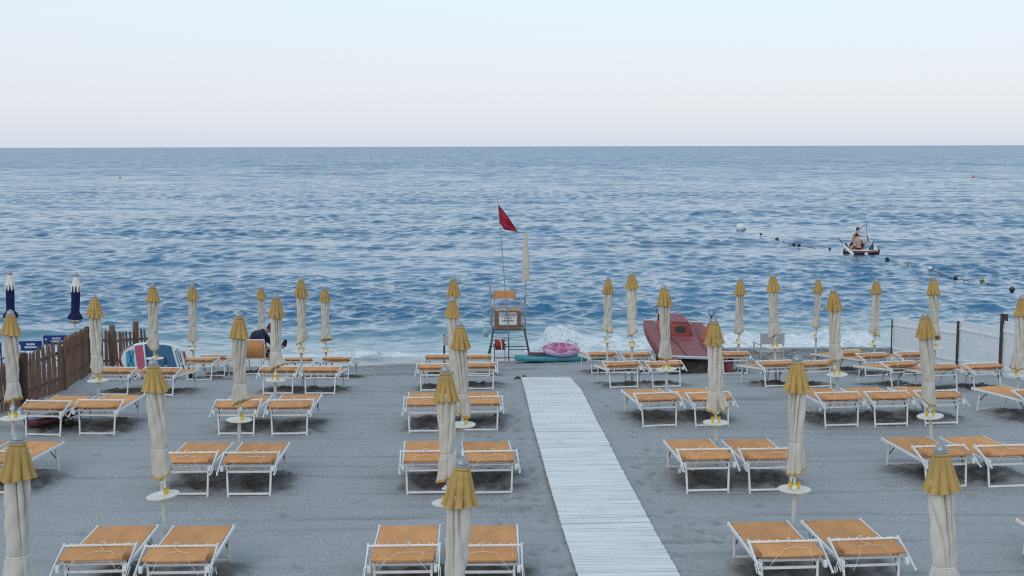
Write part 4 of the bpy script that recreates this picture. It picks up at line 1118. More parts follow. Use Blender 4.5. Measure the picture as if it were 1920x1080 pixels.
# purple board under the third-row lounger, and the weed beside it
pb = thing('bodyboard', 'purple and dark red board lying tilted under a third-row lounger', 'bodyboard')
rail, deck, ol = board(1.15, .52, .12, .06); rail.build('rail', M['maroon'], pb); deck.build('deck', M['purple'], pb)
pq = on_ground(98, 803)
basis(pb, Vector((pq.x + .05, pq.y + .22, pq.z + .17)), Vector((.80, .62, .22)), Vector((-.55, -.30, .75)))
b = MB(); wq = on_ground(134, 800)
for i in range(46):
    a_ = rnd.uniform(0, 6.28); r0 = rnd.uniform(0, .05); ln = rnd.uniform(.12, .34); el = rnd.uniform(.2, 1.2); wd = rnd.uniform(.010, .024)
    d_ = Vector((math.cos(a_) * math.cos(el), math.sin(a_) * math.cos(el) * .6, math.sin(el))); s_ = d_.cross(Vector((0, 0, 1))).normalized() * wd
    p = Vector((r0 * math.cos(a_), r0 * math.sin(a_), -.01)); m1 = p + d_ * ln * .55; e_ = p + d_ * ln - Vector((0, 0, ln * .25))
    b.add([p - s_ * .4, p + s_ * .4, m1 + s_, m1 - s_, e_], [(0, 1, 2, 3), (3, 2, 4)])
wd_ = b.build('weed', M['leaf'], None); wd_.location = wq; tag(wd_, 'small green weed growing between two third-row loungers', 'plant')

# ------------------------------------------------------------------ lifeguard chair
D = 36.4; base = at_y(954, 660, D); gz = g(base.x, D); B0 = Vector((base.x, D, gz))
lc = thing('lifeguard_chair', 'tall steel lifeguard chair with orange backrest and notice board facing the beach', 'lifeguard chair', B0)
f = MB(); fd = MB()
for y0, y1 in ((-.38, -.28), (.46, .34)):
    fd.tube([(-.60, y0, -.1), (-.46, y1, .87)], .026, 8); fd.tube([(.65, y0, -.1), (.46, y1, .87)], .026, 8)
fd.tube([(-.68, -.42, -.1), (-.50, -.34, .55)], .02, 8)
fd.tube([(0, -.34, -.1), (0, -.30, .87)], .018, 8)
for z, x0, x1 in ((.78, -.45, 0), (.54, -.48, 0), (.27, 0, .58)): fd.tube([(x0, -.32, z), (x1, -.32, z)], .014, 6)
fd.tube([(-.46, -.29, .66), (0, -.30, .60), (.48, -.29, .67)], .009, 6); fd.tube([(-.60, .4, .25), (.6, .4, .25)], .014, 6); fd.tube([(-.62, -.38, .04), (.63, -.38, .04)], .010, 6)
for s in (-1, 1): fd.tube([(s * .56, -.33, .27), (s * .56, .40, .27)], .014, 6)
for s in (-1, 1): fd.bar((s * .46, -.30, .87), (s * .46, .36, .87), .05, .05)
fd.bar((-.48, -.30, .87), (.49, -.30, .87), .05, .05); fd.bar((-.48, .36, .87), (.49, .36, .87), .05, .05)
fd.build('leg_frame', M['steel_dark'], lc)
for x in (-.50, .48):
    f.tube([(x, -.28, .87), (x, -.26, 1.55)], .02, 8); f.tube([(x, .36, .87), (x, .36, 1.55)], .02, 8); f.tube([(x, -.28, 1.53), (x, .36, 1.53)], .018, 8)
f.tube([(-.50, -.27, 1.53), (.49, -.27, 1.53)], .017, 8); f.tube([(.40, -.27, .9), (.40, -.27, 1.5)], .014, 8); f.tube([(-.41, -.27, .9), (-.41, -.27, 1.62)], .014, 8)
f.tube([(-.43, .30, .9), (-.43, .40, 1.98)], .018, 8); f.tube([(.19, .30, .9), (.19, .40, 1.98)], .018, 8)
f.tube([(.36, -.2, 1.5), (.36, .1, 1.74), (.47, .2, 1.80), (.47, .3, 1.5)], .016, 8)
f.tube([(-.54, -.25, 1.0), (-.54, -.25, 2.2)], .018, 8); f.bar((-.62, -.25, 1.92), (-.46, -.25, 1.92), .03, .02); f.box((-.54, -.25, 1.1), (.06, .06, .13))
f.tube([(.5, -.28, .9), (.56, -.30, .74), (.66, -.30, .76), (.67, -.3, .82)], .010, 6)
f.build('seat_frame', M['steel'], lc)
b = MB(); b.slab(lambda u, v: (-.47 + .68 * u, .36 + .03 * math.sin(math.pi * u), 1.71 + .24 * v), 8, 3, .01)
b = MB(); b.loft([[Vector((-.46 + .68 * u, .385 + .03 * math.sin(math.pi * u) + dy, z)) for u in [i / 8 for i in range(9)]] + [Vector((-.46 + .68 * u, .375 + .03 * math.sin(math.pi * u) + dy, z)) for u in [i / 8 for i in range(8, -1, -1)]] for z, dy in ((1.71, 0), (1.83, .008), (1.95, .015))])
b.build('backrest', M['orange'], lc)
b = MB(); b.slab(lambda u, v: (-.43 + .8 * u, -.2 + .5 * v, 1.42 + .10 * math.exp(-((u - .35) / .2) ** 2)), 10, 5, .008); b.build('seat', M['orange'], lc)
b = MB(); b.box((-.015, -.325, 1.155), (.76, .018, .55)); nb = b.build('notice_board', M['board'], lc, False)
b = MB(); rw, rh, rr = .265, .185, .03; poly = []
for cx, cz, a0 in ((rw - rr, rh - rr, 0), (-rw + rr, rh - rr, 90), (-rw + rr, -rh + rr, 180), (rw - rr, -rh + rr, 270)):
    for k in range(6): poly.append((cx + rr * math.cos(R(a0 + 18 * k)), cz + rr * math.sin(R(a0 + 18 * k))))
b.loft([[Vector((x - .02, yy, 1.20 + z)) for x, z in poly] for yy in (-.345, -.338)]); b.build('notice_sheet', M['signwhite'], nb, False)
for body, z, sz, bo in (('ATTENZIONE', 1.325, .083, .003), ('SPIAGGIA SPROVVISTA DI', 1.262, .036, .001), ('SALVATAGGIO', 1.218, .036, .001), ('NEI PERIODI', 1.14, .060, .002)):
    text_mesh('lettering', body, sz, M['ink'], nb, (-.02, -.348, z), (R(90), 0, 0), bo)
# red flag on its leaning pole
fl = thing('red_flag', 'dark red pennant on a leaning pole fixed to the lifeguard chair', 'flag', B0 + Vector((0, -.36, 0)))
tp = at_y(933, 373, D - .36) - (B0 + Vector((0, -.36, 0))); b = MB(); b.tube([(0.0, 0, .60), (-.02, -.005, 1.1), tp], [.018, .017, .011], 8); b.build('pole', M['steel'], fl)
q0 = at_y(933.5, 383, D - .36) - (B0 + Vector((0, -.36, 0))); q1 = at_y(936.5, 418, D - .36) - (B0 + Vector((0, -.36, 0))); q2 = at_y(971, 435, D - .36) - (B0 + Vector((0, -.36, 0))); q3 = at_y(946, 431, D - .36) - (B0 + Vector((0, -.36, 0)))
def flg(u, v):
    top_ = q0.lerp(q2, u) + Vector((0, 0, .05 * math.sin(math.pi * u))); lo = (q1.lerp(q3, min(1, u / .3)) if u < .3 else q3.lerp(q2, (u - .3) / .7))
    p = top_.lerp(lo, v); return p + Vector((0, .05 * math.sin(9 * u + 3 * v) * (.3 + u) + .03 * math.sin(14 * v), 0))
b = MB(); top_ = [[flg(i / 18, j / 10) for i in range(19)] for j in range(11)]
b.loft(top_, closed=False, cap=False); b.build('pennant', M['flag'], fl)
# lifeguard's own parasol
lp = thing('beach_parasol', 'slim all-cream closed parasol fixed high on the lifeguard chair', 'parasol', B0 + Vector((.505, -.30, 0)))
z1 = at_y(988, 433, D).z - gz; z0 = at_y(987, 524, D).z - gz
b = MB(); b.tube([(0, 0, .9), (.01, 0, z1)], .016, 8); b.build('pole', M['steel'], lp)
def sl(u, t):
    th = 2 * math.pi * u; r = .028 + .075 * min(1, t / .55) ** .9; 
    if t > .78: r = .098 + .02 * (t - .78) / .22
    r -= .012 * math.exp(-((t - .77) / .025) ** 2); r *= 1 + .10 * math.cos(8 * th + 3 * t)
    return Vector((r * math.cos(th), r * math.sin(th), z1 - .05 + (z0 - z1 + .05) * t + .02 * math.cos(8 * th) * max(0, t - .9) * 5))
b = MB(); b.loft([[sl(i / 64, j / 30) for i in range(64)] for j in range(31)], cap=False); b.build('canopy', M['cream'], lp, True, 60)
b = MB(); b.lathe([(.03, -.06), (.034, -.04), (.026, -.01), (.008, 0), (.008, .02), (.001, .022)], 14, (.01, 0, z1)); b.build('finial', M['silver'], lp)
# hose reel, plastic bag
hp_ = at_y(937, 646, D - .75); hr_ = thing('hose_reel', 'reel of brick red hose hanging at the left legs of the lifeguard chair', 'hose reel', (hp_.x, D - .75, hp_.z - .2))
rx_ = Matrix.Rotation(R(90), 3, 'Y'); b = MB(); pr = [(.04, -.13)]
for i in range(9): pr += [(.150, -.125 + i * .028), (.166, -.111 + i * .028)]
pr += [(.150, .13), (.04, .13)]
b.lathe(pr, 28, (0, 0, .2), rx_); b.build('hose_coil', M['hose'], hr_)
b = MB()
for s in (-1, 1):
    b.lathe([(.02, s * .14 - .006), (.19, s * .14 - .006), (.19, s * .14 + .006), (.02, s * .14 + .006)], 24, (0, 0, .2), rx_)
    b.bar((s * .155, -.02, .2), (s * .155, -.16, g(hp_.x, D - .9) - hp_.z + .17), .02, .02); b.bar((s * .155, .02, .2), (s * .155, .16, g(hp_.x, D - .6) - hp_.z + .17), .02, .02)
b.tube([(-.19, 0, .2), (.19, 0, .2)], .02, 8); b.build('reel_frame', M['steel_dark'], hr_)
b = MB(); b.tube([(0, -.10, .36), (.04, -.17, .30), (.06, -.18, .16), (.06, -.19, -.02), (.075, -.19, -.08)], .016, 6); b.build('hose_end', M['cord'], hr_)
pbag = MB()
def bag(u, v):
    th = 2 * math.pi * u; r = .085 * math.sin(math.pi * (.06 + .9 * v)) ** .7 * (1 + .2 * math.sin(5 * th + 4 * v) + .1 * math.sin(9 * th - 7 * v)); return Vector((r * math.cos(th), r * math.sin(th), .26 * v))
pbag.loft([[bag(i / 28, j / 14) for i in range(28)] for j in range(15)]); pbag.tube([(0, 0, .25), (.02, 0, .33), (.0, 0, .40), (-.03, 0, .33), (0, 0, .25)], .008, 5)
pg = pbag.build('plastic_bag', M['bag'], None, True, 25); pg.location = at_y(911, 632, D - .40); tag(pg, 'crumpled pale teal plastic bag tied to the left side of the lifeguard chair', 'bag')

# grey sign on dark post behind the centre parasols
c = at_y(833, 650, 33.2); gz = g(c.x, 33.2); sp_ = thing('sign_post', 'blank grey sign on a dark post behind the centre parasols', 'sign', (c.x, 33.2, gz))
z1 = at_y(833, 629.5, 33.2).z - gz; z0 = at_y(833, 648, 33.2).z - gz
b = MB(); b.bar((0, 0, -.3), (0, 0, z1 + .02), .055, .055, (0, 1, 0)); b.build('post', M['post'], sp_, False)
b = MB(); b.box((.07, -.035, (z0 + z1) / 2), (.20, .012, z1 - z0)); b.build('sign_panel', M['canvas_grey'], sp_, False)
# ------------------------------------------------------------------ red rescue rowing catamaran on the sand
def frame_at(o, loc, ey, ez):
    ey = ey.normalized(); ez = (ez - ey * ez.dot(ey)).normalized(); ex = ey.cross(ez)
    mtx = Matrix((ex, ey, ez)).transposed().to_4x4(); mtx.translation = loc; o.matrix_world = mtx
def hull_rings(xc, y0, y1, hw, dep, up0, up1, n=34, top=.05):
    rings = []
    for i in range(n + 1):
        t = i / n; y = y0 + (y1 - y0) * t; e = max(.10, (1 - abs(2 * t - 1) ** 6)) ** .5
        lift = up1 * max(0, (t - .62) / .38) ** 2 + up0 * max(0, (.18 - t) / .18) ** 2
        ring = []
        for k in range(20):
            a_ = 2 * math.pi * k / 20; c_, s_ = math.cos(a_), math.sin(a_)
            x = hw * e * math.copysign(abs(c_) ** .75, c_); z = (top * (.5 + .5 * e) * s_) if s_ > 0 else dep * (.35 + .65 * e) * math.copysign(abs(s_) ** .8, s_)
            ring.append(Vector((xc + x * (1 - .25 * max(0, -s_)), y, z + lift)))
        rings.append(ring)
    return rings
rb = thing('rescue_catamaran', 'faded red rowing catamaran beached near the breaking wave', 'boat')
pn = at_y(1311, 674, 29.4); pf = at_y(1262, 609, 33.3)
axis_ = pf - pn
frame_at(rb, pn, axis_, Vector((.045, -.06, 1)))
W2 = .70; LD = axis_.length
for s in (-1, 1):
    b = MB(); b.loft(hull_rings(s * (W2 - .03), -.42, LD + .34, .20, .40, .0, .04, top=.07)); b.build('hull', M['redboat'], rb)
b = MB(); b.slab(lambda u, v: (-W2 + .10 + (2 * W2 - .20) * u, .02 + (LD - .04) * v, .045 + .03 * (1 - (2 * u - 1) ** 2) - .02 * math.sin(math.pi * v)), 12, 14, .06)
dk = b.build('deck', M['redboat'], rb)
b = MB()
for s in (-1, 1):
    b.tube([(s * .30, .06, .074), (s * .31, LD * .35, .060), (s * .40, LD * .6, .052), (s * .47, LD * .8, .046)], .011, 5)
b.build('deck_groove', M['black'], dk)
b = MB(); b.box((.02, LD * .47, .068), (.34, .03, .012)); b.build('deck_slot', M['hose'], dk)
b = MB(); b.bar((-W2 + .02, -.02, .045), (W2 - .02, -.02, .045), .07, .065); b.build('cross_bar', M['chrome'], rb)
b = MB(); b.bar((-W2 - .10, LD, .10), (W2 + .10, LD, .10), .07, .05); b.build('cross_bar', M['chrome'], rb)
# seat box with an oval hand hole
y0, y1, hz = LD * .60, LD * .93, .36
b = MB(); n_ = 10
def rr(w_, d0, d1, z, r_=.05):
    pts = []
    for cx, cy, a0 in ((w_ - r_, d1 - r_, 0), (-w_ + r_, d1 - r_, 90), (-w_ + r_, d0 + r_, 180), (w_ - r_, d0 + r_, 270)):
        for k in range(5): pts.append(Vector((cx + r_ * math.cos(R(a0 + 22.5 * k)) - .06, cy + r_ * math.sin(R(a0 + 22.5 * k)), z)))
    return pts
b.loft([rr(.33, y0, y1, .03), rr(.325, y0 + .01, y1, .10), rr(.275, y0 + .10, y1 - .03, hz - .05), rr(.265, y0 + .12, y1 - .04, hz - .015), rr(.235, y0 + .16, y1 - .07, hz)])
sb = b.build('seat_box', M['redseat'], rb)
b = MB(); b.box((-.06, (y0 + y1) / 2 + .05, hz + .012), (.44, y1 - y0 - .22, .022)); b.build('seat_top', M['redboat'], sb)
b = MB(); ov = []
for k in range(24):
    a_ = 2 * math.pi * k / 24; ov.append((.145 * math.copysign(abs(math.cos(a_)) ** .5, math.cos(a_)), .078 * math.copysign(abs(math.sin(a_)) ** .6, math.sin(a_))))
zc = .205
yy = lambda z: y0 + .01 + (z - .10) / (hz - .15) * .09
b.loft([[Vector((x - .06, yy(zc + z) - .006, zc + z)) for x, z in ov], [Vector((x - .06, yy(zc + z) + .004, zc + z)) for x, z in ov]]); b.build('hand_hole', M['black'], sb)
for s in (-1, 1):
    b = MB(); rings = []
    for t, r_ in ((0, .135), (.15, .12), (.5, .085), (.85, .058), (1, .045)):
        c_ = Vector((s * (.50 + .19 * t), LD * .52 + .22 * t, .05 + .42 * t)); rings.append([c_ + Vector((r_ * math.cos(k), r_ * .8 * math.sin(k), 0)) for k in [2 * math.pi * i / 18 for i in range(18)]])
    b.loft(rings); py_ = b.build('rowlock_pylon', M['cone'], rb)
    b = MB(); t0 = Vector((s * .69, LD * .52 + .22, .46)); b.tube([t0, t0 + Vector((0, 0, .17))], .022, 8)
    for q in (-1, 1): b.tube([t0 + Vector((0, 0, .16)), t0 + Vector((q * .06, 0, .20)), t0 + Vector((q * .075, 0, .27)), t0 + Vector((q * .05, 0, .31))], .012, 6)
    b.build('rowlock', M['black'], py_)
# low cradle that holds the seaward end up, and the rock before it
b = MB(); Cc = rb.matrix_world @ Vector((0, LD * .80, -.30)); gz = g(Cc.x, Cc.y)
for s in (-1, 1):
    b.bar((s * .5, -.25, -.1), (s * .5, -.03, Cc.z - gz - .07), .07, .07); b.bar((s * .5, .25, -.1), (s * .5, .03, Cc.z - gz - .07), .07, .07)
b.bar((-.62, 0, Cc.z - gz - .05), (.62, 0, Cc.z - gz - .05), .10, .10)
cr_ = b.build('boat_cradle', M['wood_dark'], None, False); cr_.location = (Cc.x, Cc.y, gz); tag(cr_, 'dark wooden trestle holding up the seaward end of the red boat', 'trestle')
def rock(p, sx_, sy_, sz_, seed, lab):
    bm = bmesh.new(); bmesh.ops.create_icosphere(bm, subdivisions=5, radius=1)
    for v in bm.verts:
        c_ = v.co; a_ = np.array([c_.x * 1.7 + seed]); b_ = np.array([c_.y * 1.7 + c_.z * 2.1])
        v.co = c_ * (1 + .30 * float(fbm(a_, b_, 4, seed)[0])); v.co.x *= sx_; v.co.y *= sy_; v.co.z *= sz_
    me = bpy.data.meshes.new('rock'); bm.to_mesh(me); bm.free(); me.polygons.foreach_set('use_smooth', [True] * len(me.polygons)); me.materials.append(M['rock'])
    o = bpy.data.objects.new('rock', me); COL.objects.link(o); o.location = p; tag(o, lab, 'rock')
p = on_ground(1312, 697); rock(p + Vector((0, .35, .06)), .62, .34, .24, 4, 'low grey rock under the near end of the red boat')
p = on_ground(1290, 694); rock(p + Vector((-.05, .2, .03)), .25, .2, .13, 9, 'small dark stone at the left of the rock under the red boat')

# flip-flops at the end of the boardwalk
for k, (px, py, a_) in enumerate(((973, 711, .5), (984, 710, -1.1))):
    b = MB(); ol_ = [(.045 * (1 + .12 * math.cos(2 * q)) * math.cos(q), .13 * math.sin(q)) for q in [2 * math.pi * i / 20 for i in range(20)]]
    b.loft([[Vector((x, y, z)) for x, y in ol_] for z in (.0, .028)])
    o = b.build('flip_flop', M['black'], None); o.location = on_ground(px, py) + Vector((0, 0, .012)); o.rotation_euler = (0, .08, 1.57 + a_)
    b = MB(); b.tube([(-.04, -.01, .028), (-.02, .05, .07), (0, .085, .028)], .010, 6); b.tube([(.04, -.01, .028), (.02, .05, .07), (0, .085, .028)], .010, 6); b.build('strap', M['dark'], o)
    tag(o, ('dark flip-flop at the left corner of the boardwalk end', 'dark flip-flop right of its mate at the boardwalk end')[k], 'sandal')

# ------------------------------------------------------------------ people
def evaluated(o):
    dg = bpy.context.evaluated_depsgraph_get(); dg.update()
    me = bpy.data.meshes.new_from_object(o.evaluated_get(dg)); return me
def skin_mesh(J, E, root):
    """J: name -> (joint, radius); E: bones. Tapered round limbs that overlap at the joints, later fused into one skin."""
    b = MB()
    for k in J: b.ball(J[k][0], J[k][1], 16, 10)
    for a_, c_ in E:
        (p, r0), (q, r1) = J[a_], J[c_]; n_ = 6
        b.tube([p.lerp(q, i / n_) for i in range(n_ + 1)], [(r0 + (r1 - r0) * i / n_) * (1 + .04 * math.sin(math.pi * i / n_)) for i in range(n_ + 1)], 16)
    return b
def fuse(meshes, mbs, voxel, name, material, parent, smooth=3):
    vs, fs = [], []
    for mb in list(meshes) + list(mbs):
        k = len(vs); vs += mb.v; fs += [tuple(i + k for i in f_) for f_ in mb.f]
    me = bpy.data.meshes.new(name); me.from_pydata(vs, [], fs); me.update()
    o = bpy.data.objects.new(name, me); COL.objects.link(o)
    md = o.modifiers.new('r', 'REMESH'); md.mode = 'VOXEL'; md.voxel_size = voxel; md.use_smooth_shade = True
    sm = o.modifiers.new('m', 'SMOOTH'); sm.factor = .5; sm.iterations = smooth
    out = evaluated(o); COL.objects.unlink(o); bpy.data.objects.remove(o)
    out.name = name; out.materials.clear(); out.materials.append(material)
    out.polygons.foreach_set('use_smooth', [True] * len(out.polygons))
    return child(name, out, parent)
def hand(wrist, d_, palm_n, curl=.6, sc_=1.0):
    """palm, four bent fingers of different length and a thumb leaving the side of the palm"""
    d_ = d_.normalized(); pn_ = (palm_n - d_ * palm_n.dot(d_)).normalized(); sd = d_.cross(pn_)
    b = MB(); pm = wrist + d_ * .05 * sc_
    b.ball(pm, .044 * sc_, 12, 8, (1, 1, 1)); b.v = [tuple(pm + (d_ * (Vector(v) - pm).dot(d_) * 1.15 + sd * (Vector(v) - pm).dot(sd) * .95 + pn_ * (Vector(v) - pm).dot(pn_) * .42)) for v in b.v]
    for k, ln in enumerate((.068, .078, .073, .056)):
        p0 = wrist + (d_ * .085 + sd * (.030 - .020 * k)) * sc_; pts = [p0 - d_ * .02 * sc_, p0]; a_ = 0
        for j, q in enumerate((.45, .32, .23)):
            a_ += curl * (.5 + .25 * j); pts.append(pts[-1] + (d_ * math.cos(a_) + pn_ * math.sin(a_)) * ln * q * sc_)
        b.tube(pts, [.010 * sc_, .0095 * sc_, .009 * sc_, .008 * sc_, .0065 * sc_], 8)
    t0 = wrist + (d_ * .02 + sd * .028) * sc_
    b.tube([t0, t0 + (d_ * .025 + sd * .03 + pn_ * .01) * sc_, t0 + (d_ * .055 + sd * .035 + pn_ * .025) * sc_, t0 + (d_ * .075 + sd * .025 + pn_ * .04) * sc_], [.013 * sc_, .0115 * sc_, .010 * sc_, .007 * sc_], 8)
    return b
def head(c_, fwd, up, r_=.098):
    fwd = fwd.normalized(); up = (up - fwd * up.dot(fwd)).normalized(); sd = fwd.cross(up)
    to = lambda f_, s_, u_: c_ + fwd * f_ * r_ + sd * s_ * r_ + up * u_ * r_
    b = MB(); rot = Matrix((sd, fwd, up)).transposed()
    b.ball(to(-.05, 0, .18), r_, 20, 14, (.80, 1.0, 1.02), rot); b.ball(to(.22, 0, -.45), r_ * .66, 16, 10, (.92, .95, .95), rot)
    b.ball(to(.55, 0, -.82), r_ * .28, 10, 8, (1.2, .8, .8), rot)
    b.tube([to(.86, 0, .18), to(1.02, 0, -.08), to(1.16, 0, -.22), to(.9, 0, -.30)], [.008, .012, .017, .012], 8)           # nose
    for s_ in (-1, 1):
        b.ball(to(-.08, s_ * .80, -.05), r_ * .26, 10, 8, (.35, .75, 1.2), rot)            # ears
        b.ball(to(.72, s_ * .36, .30), r_ * .20, 8, 6, (1.3, .7, .5), rot)               # brows
        b.ball(to(.66, s_ * .45, -.20), r_ * .22, 8, 6, (1, .7, .8), rot)                # cheeks
    b.tube([to(.80, -.26, -.55), to(.90, 0, -.53), to(.80, .26, -.55)], .010, 6); b.tube([to(.78, -.22, -.66), to(.87, 0, -.67), to(.78, .22, -.66)], .010, 6)   # lips
    h = MB(); NT = 28
    rings = []
    for j in range(11):
        ph_ = math.pi * .60 * j / 10
        ring = []
        for i in range(NT):
            th = 2 * math.pi * i / NT; fr_ = math.cos(th); lim = ph_ * (1.0 - .36 * max(0, fr_)) * (1 + .18 * max(0, -fr_))
            kx = 1.07 + .02 * math.sin(9 * th + 5 * j)
            ring.append(to(-.05 + kx * math.sin(lim) * fr_, .80 * kx * 1.04 * math.sin(lim) * math.sin(th), .18 + 1.03 * kx * math.cos(lim)))
        rings.append(ring)
    inner = [[c_ + (p - c_) * .9 for p in ring] for ring in rings[::-1]]
    h.loft(rings + inner)
    ey = MB()
    for s_ in (-1, 1): ey.ball(to(.78, s_ * .36, .08), r_ * .13, 8, 6)
    return b, h, ey
def add_person(loc, rz, lab, J, E, root, hands, hd, skin_m, cloth, voxel=.010):
    o = thing('person', lab, 'person', loc, rz)
    me = skin_mesh(J, E, root); hb_, hair_, ey_ = head(*hd)
    fuse([me], hands + [hb_], voxel, 'body', skin_m, o)
    hair_.build('hair', M['hair'], o); ey_.build('eyes', M['black'], o)
    for nm, JJ, EE, rt, mt in cloth:
        fuse([skin_mesh(JJ, EE, rt)], [], .013, nm, mt, o, 4)
    return o
V = Vector
# man on the lounger with the raised back: sits sideways facing right, bent over something in his hand
lcp = [q for q in LP if 'backrest raised' in q[2]][0]; p0 = lcp[0]
sx0 = .0; sy0 = .45
J = {'pel': (V((-.02, 0, .545)), .13), 'wai': (V((-.02, 0, .71)), .13), 'che': (V((.08, 0, .885)), .155), 'nb': (V((.22, 0, .99)), .09), 'nk': (V((.31, 0, 1.035)), .055), 'hd': (V((.38, 0, 1.08)), .06)}
E = [('pel', 'wai'), ('wai', 'che'), ('che', 'nb'), ('nb', 'nk'), ('nk', 'hd')]
for s, n in ((-1, 'r'), (1, 'l')):
    J.update({'sh' + n: (V((.17, s * .185, .95)), .070), 'el' + n: (V((.38, s * .25, .655)), .043), 'wr' + n: (V((.62, s * .10, .66)), .028),
              'hi' + n: (V((.05, s * .10, .53)), .095), 'kn' + n: (V((.44, s * .15, .50)), .060), 'ca' + n: (V((.44, s * .15, .30)), .054), 'an' + n: (V((.42, s * .15, .075)), .036), 'to' + n: (V((.60, s * .16, .035)), .030)})
    E += [('nb', 'sh' + n), ('sh' + n, 'el' + n), ('el' + n, 'wr' + n), ('pel', 'hi' + n), ('hi' + n, 'kn' + n), ('kn' + n, 'ca' + n), ('ca' + n, 'an' + n), ('an' + n, 'to' + n)]
hs_ = [hand(J['wrr'][0], V((.9, .25, .15)), V((0, 1, -.2)), .8), hand(J['wrl'][0], V((.9, -.25, .15)), V((0, -1, -.2)), .8)]
inf = lambda k, a_: (J[k][0], J[k][1] + a_)
sj = {k: inf(k, .016) for k in ('pel', 'wai', 'che', 'nb')}; se = [('pel', 'wai'), ('wai', 'che'), ('che', 'nb')]
pj = {'pel': (J['pel'][0] - V((0, 0, .01)), J['pel'][1] + .014)}; pe = []
for n in 'rl':
    sj['sh' + n] = inf('sh' + n, .016); sj['em' + n] = (J['sh' + n][0].lerp(J['el' + n][0], .62), .066); se += [('nb', 'sh' + n), ('sh' + n, 'em' + n)]
    pj['hi' + n] = inf('hi' + n, .016); pj['km' + n] = (J['hi' + n][0].lerp(J['kn' + n][0], .72), .090); pe += [('pel', 'hi' + n), ('hi' + n, 'km' + n)]
cw = p0 + V((sx0 * math.cos(lcp[1]) - sy0 * math.sin(lcp[1]), sx0 * math.sin(lcp[1]) + sy0 * math.cos(lcp[1]), 0)); gz = g(cw.x + .3, cw.y)
man = add_person((cw.x, cw.y, gz), R(-4), 'man in a navy t-shirt sitting bent forward on the raised lounger', J, E, 'pel', hs_, (V((.42, 0, 1.10)), V((.80, -.10, -.45)), V((.45, 0, .85))), M['skin'], [('t_shirt', sj, se, 'pel', M['shirt']), ('shorts', pj, pe, 'pel', M['shorts'])])
man.scale = (1.08, 1.08, 1.08)
b = MB(); b.ball((0, 0, 0), .065, 14, 10, (1.0, .55, 1.25)); b.ball((.03, 0, .06), .06, 12, 8, (.8, .6, 1.2)); b.tube([(-.05, 0, -.06), (.0, .05, .02), (.05, .02, .1)], .014, 6)
dk_ = b.build('dark_pouch', M['shorts'], None); dk_.location = V((cw.x + .78, cw.y, gz + .77)); tag(dk_, 'small dark pouch held in the hands of the seated man', 'pouch')

# two rowers on a small catamaran
D = 72.0; bc = at_y(1612, 477, D); bx = bc.x
rbo = thing('rowing_catamaran', 'small dark red rowing catamaran with white deck out on the water', 'boat', (bx, D, SEA), R(-16))
for s in (-1, 1):
    b = MB(); rg_ = hull_rings(0, -.95, 1.12, .20, .16, .02, .08, 24, .13); b.loft([[V((p.y, p.x + s * .48, p.z + .13)) for p in r_] for r_ in rg_]); b.build('hull', M['maroon'], rbo)
b = MB(); b.slab(lambda u, v: (-.82 + 1.84 * u, -.62 + 1.24 * v, .27 + .015 * math.sin(math.pi * v)), 8, 8, .05); b.build('deck', M['white_plastic'], rbo)
b = MB(); b.box((-.38, .12, .36), (.36, .7, .20)); b.build('seat_box', M['redseat'], rbo, False)
M['green'] = mat('dark_green_pylon', (.02, .06, .05), .5)
for s, x in ((-1, -.72), (1, .62)):
    b = MB(); rings = []
    for t, r_ in ((0, .15), (.5, .09), (1, .045)): rings.append([V((x + .10 * t * (1 if x > 0 else -1) + r_ * math.cos(k), s * .0 - .30 + r_ * .8 * math.sin(k), .27 + .40 * t)) for k in [2 * math.pi * i / 14 for i in range(14)]])
    b.loft(rings); b.build('rowlock_pylon', M['green'], rbo)
def oar(name, a_, m_, e_, lab):
    o = thing(name, lab, 'oar', a_); b = MB(); d1 = m_ - a_; d2 = e_ - a_
    b.tube([V((0, 0, 0)), d1], .022, 8); b.build('shaft', M['dark'], o)
    sd = (d2 - d1).cross(V((0, 1, 0))).normalized(); b = MB()
    b.loft([[d1.lerp(d2, t) + sd * w_ * c_ + V((0, yy_, 0)) for c_, yy_ in ((-1, -.015), (1, -.015), (1, .015), (-1, .015))] for t, w_ in ((0, .02), (.1, .05), (.5, .075), (.95, .085), (1, .07))]); b.build('blade', M['supwhite'], o)
oar('oar', at_y(1571.5, 445, D - .5), at_y(1581, 458.5, D - .6), at_y(1600, 477.5, D - .8), 'left oar of the small rowing catamaran, white blade down')
oar('oar', at_y(1637, 449, D - .2), at_y(1638.5, 455, D - .2), at_y(1643.5, 470, D - .2), 'right oar of the small rowing catamaran, white blade upright')
def W(px, py, dy): return at_y(px, py, D + dy) - V((bx, D, SEA))
A = {'pel': (W(1598.5, 456.5, .30), .115), 'wai': (W(1599.5, 451, .30), .11), 'che': (W(1602.5, 443.5, .28), .135), 'nb': (W(1605, 438, .27), .085), 'nk': (W(1606.8, 435, .27), .052), 'hd': (W(1608, 432.5, .27), .06),
     'shl': (W(1602.5, 439.5, .10), .065), 'ell': (W(1611, 431, .10), .042), 'wrl': (W(1617.5, 424.3, .12), .028),
     'shr': (W(1608.5, 440.5, .42), .065), 'elr': (W(1616, 443.8, .30), .042), 'wrr': (W(1624, 443.8, .18), .028)}
for s, n, kx, ax in ((-1, 'l', 1593, 1591), (1, 'r', 1597, 1594)):
    A.update({'hi' + n: (W(1598.5 + s, 457.5, .30 - s * .1), .092), 'kn' + n: (W(kx, 462.5, .05 - s * .1), .062), 'an' + n: (W(ax, 468, -.05 - s * .12), .036), 'to' + n: (W(ax + 1.5, 468.6, -.25 - s * .12), .03)})
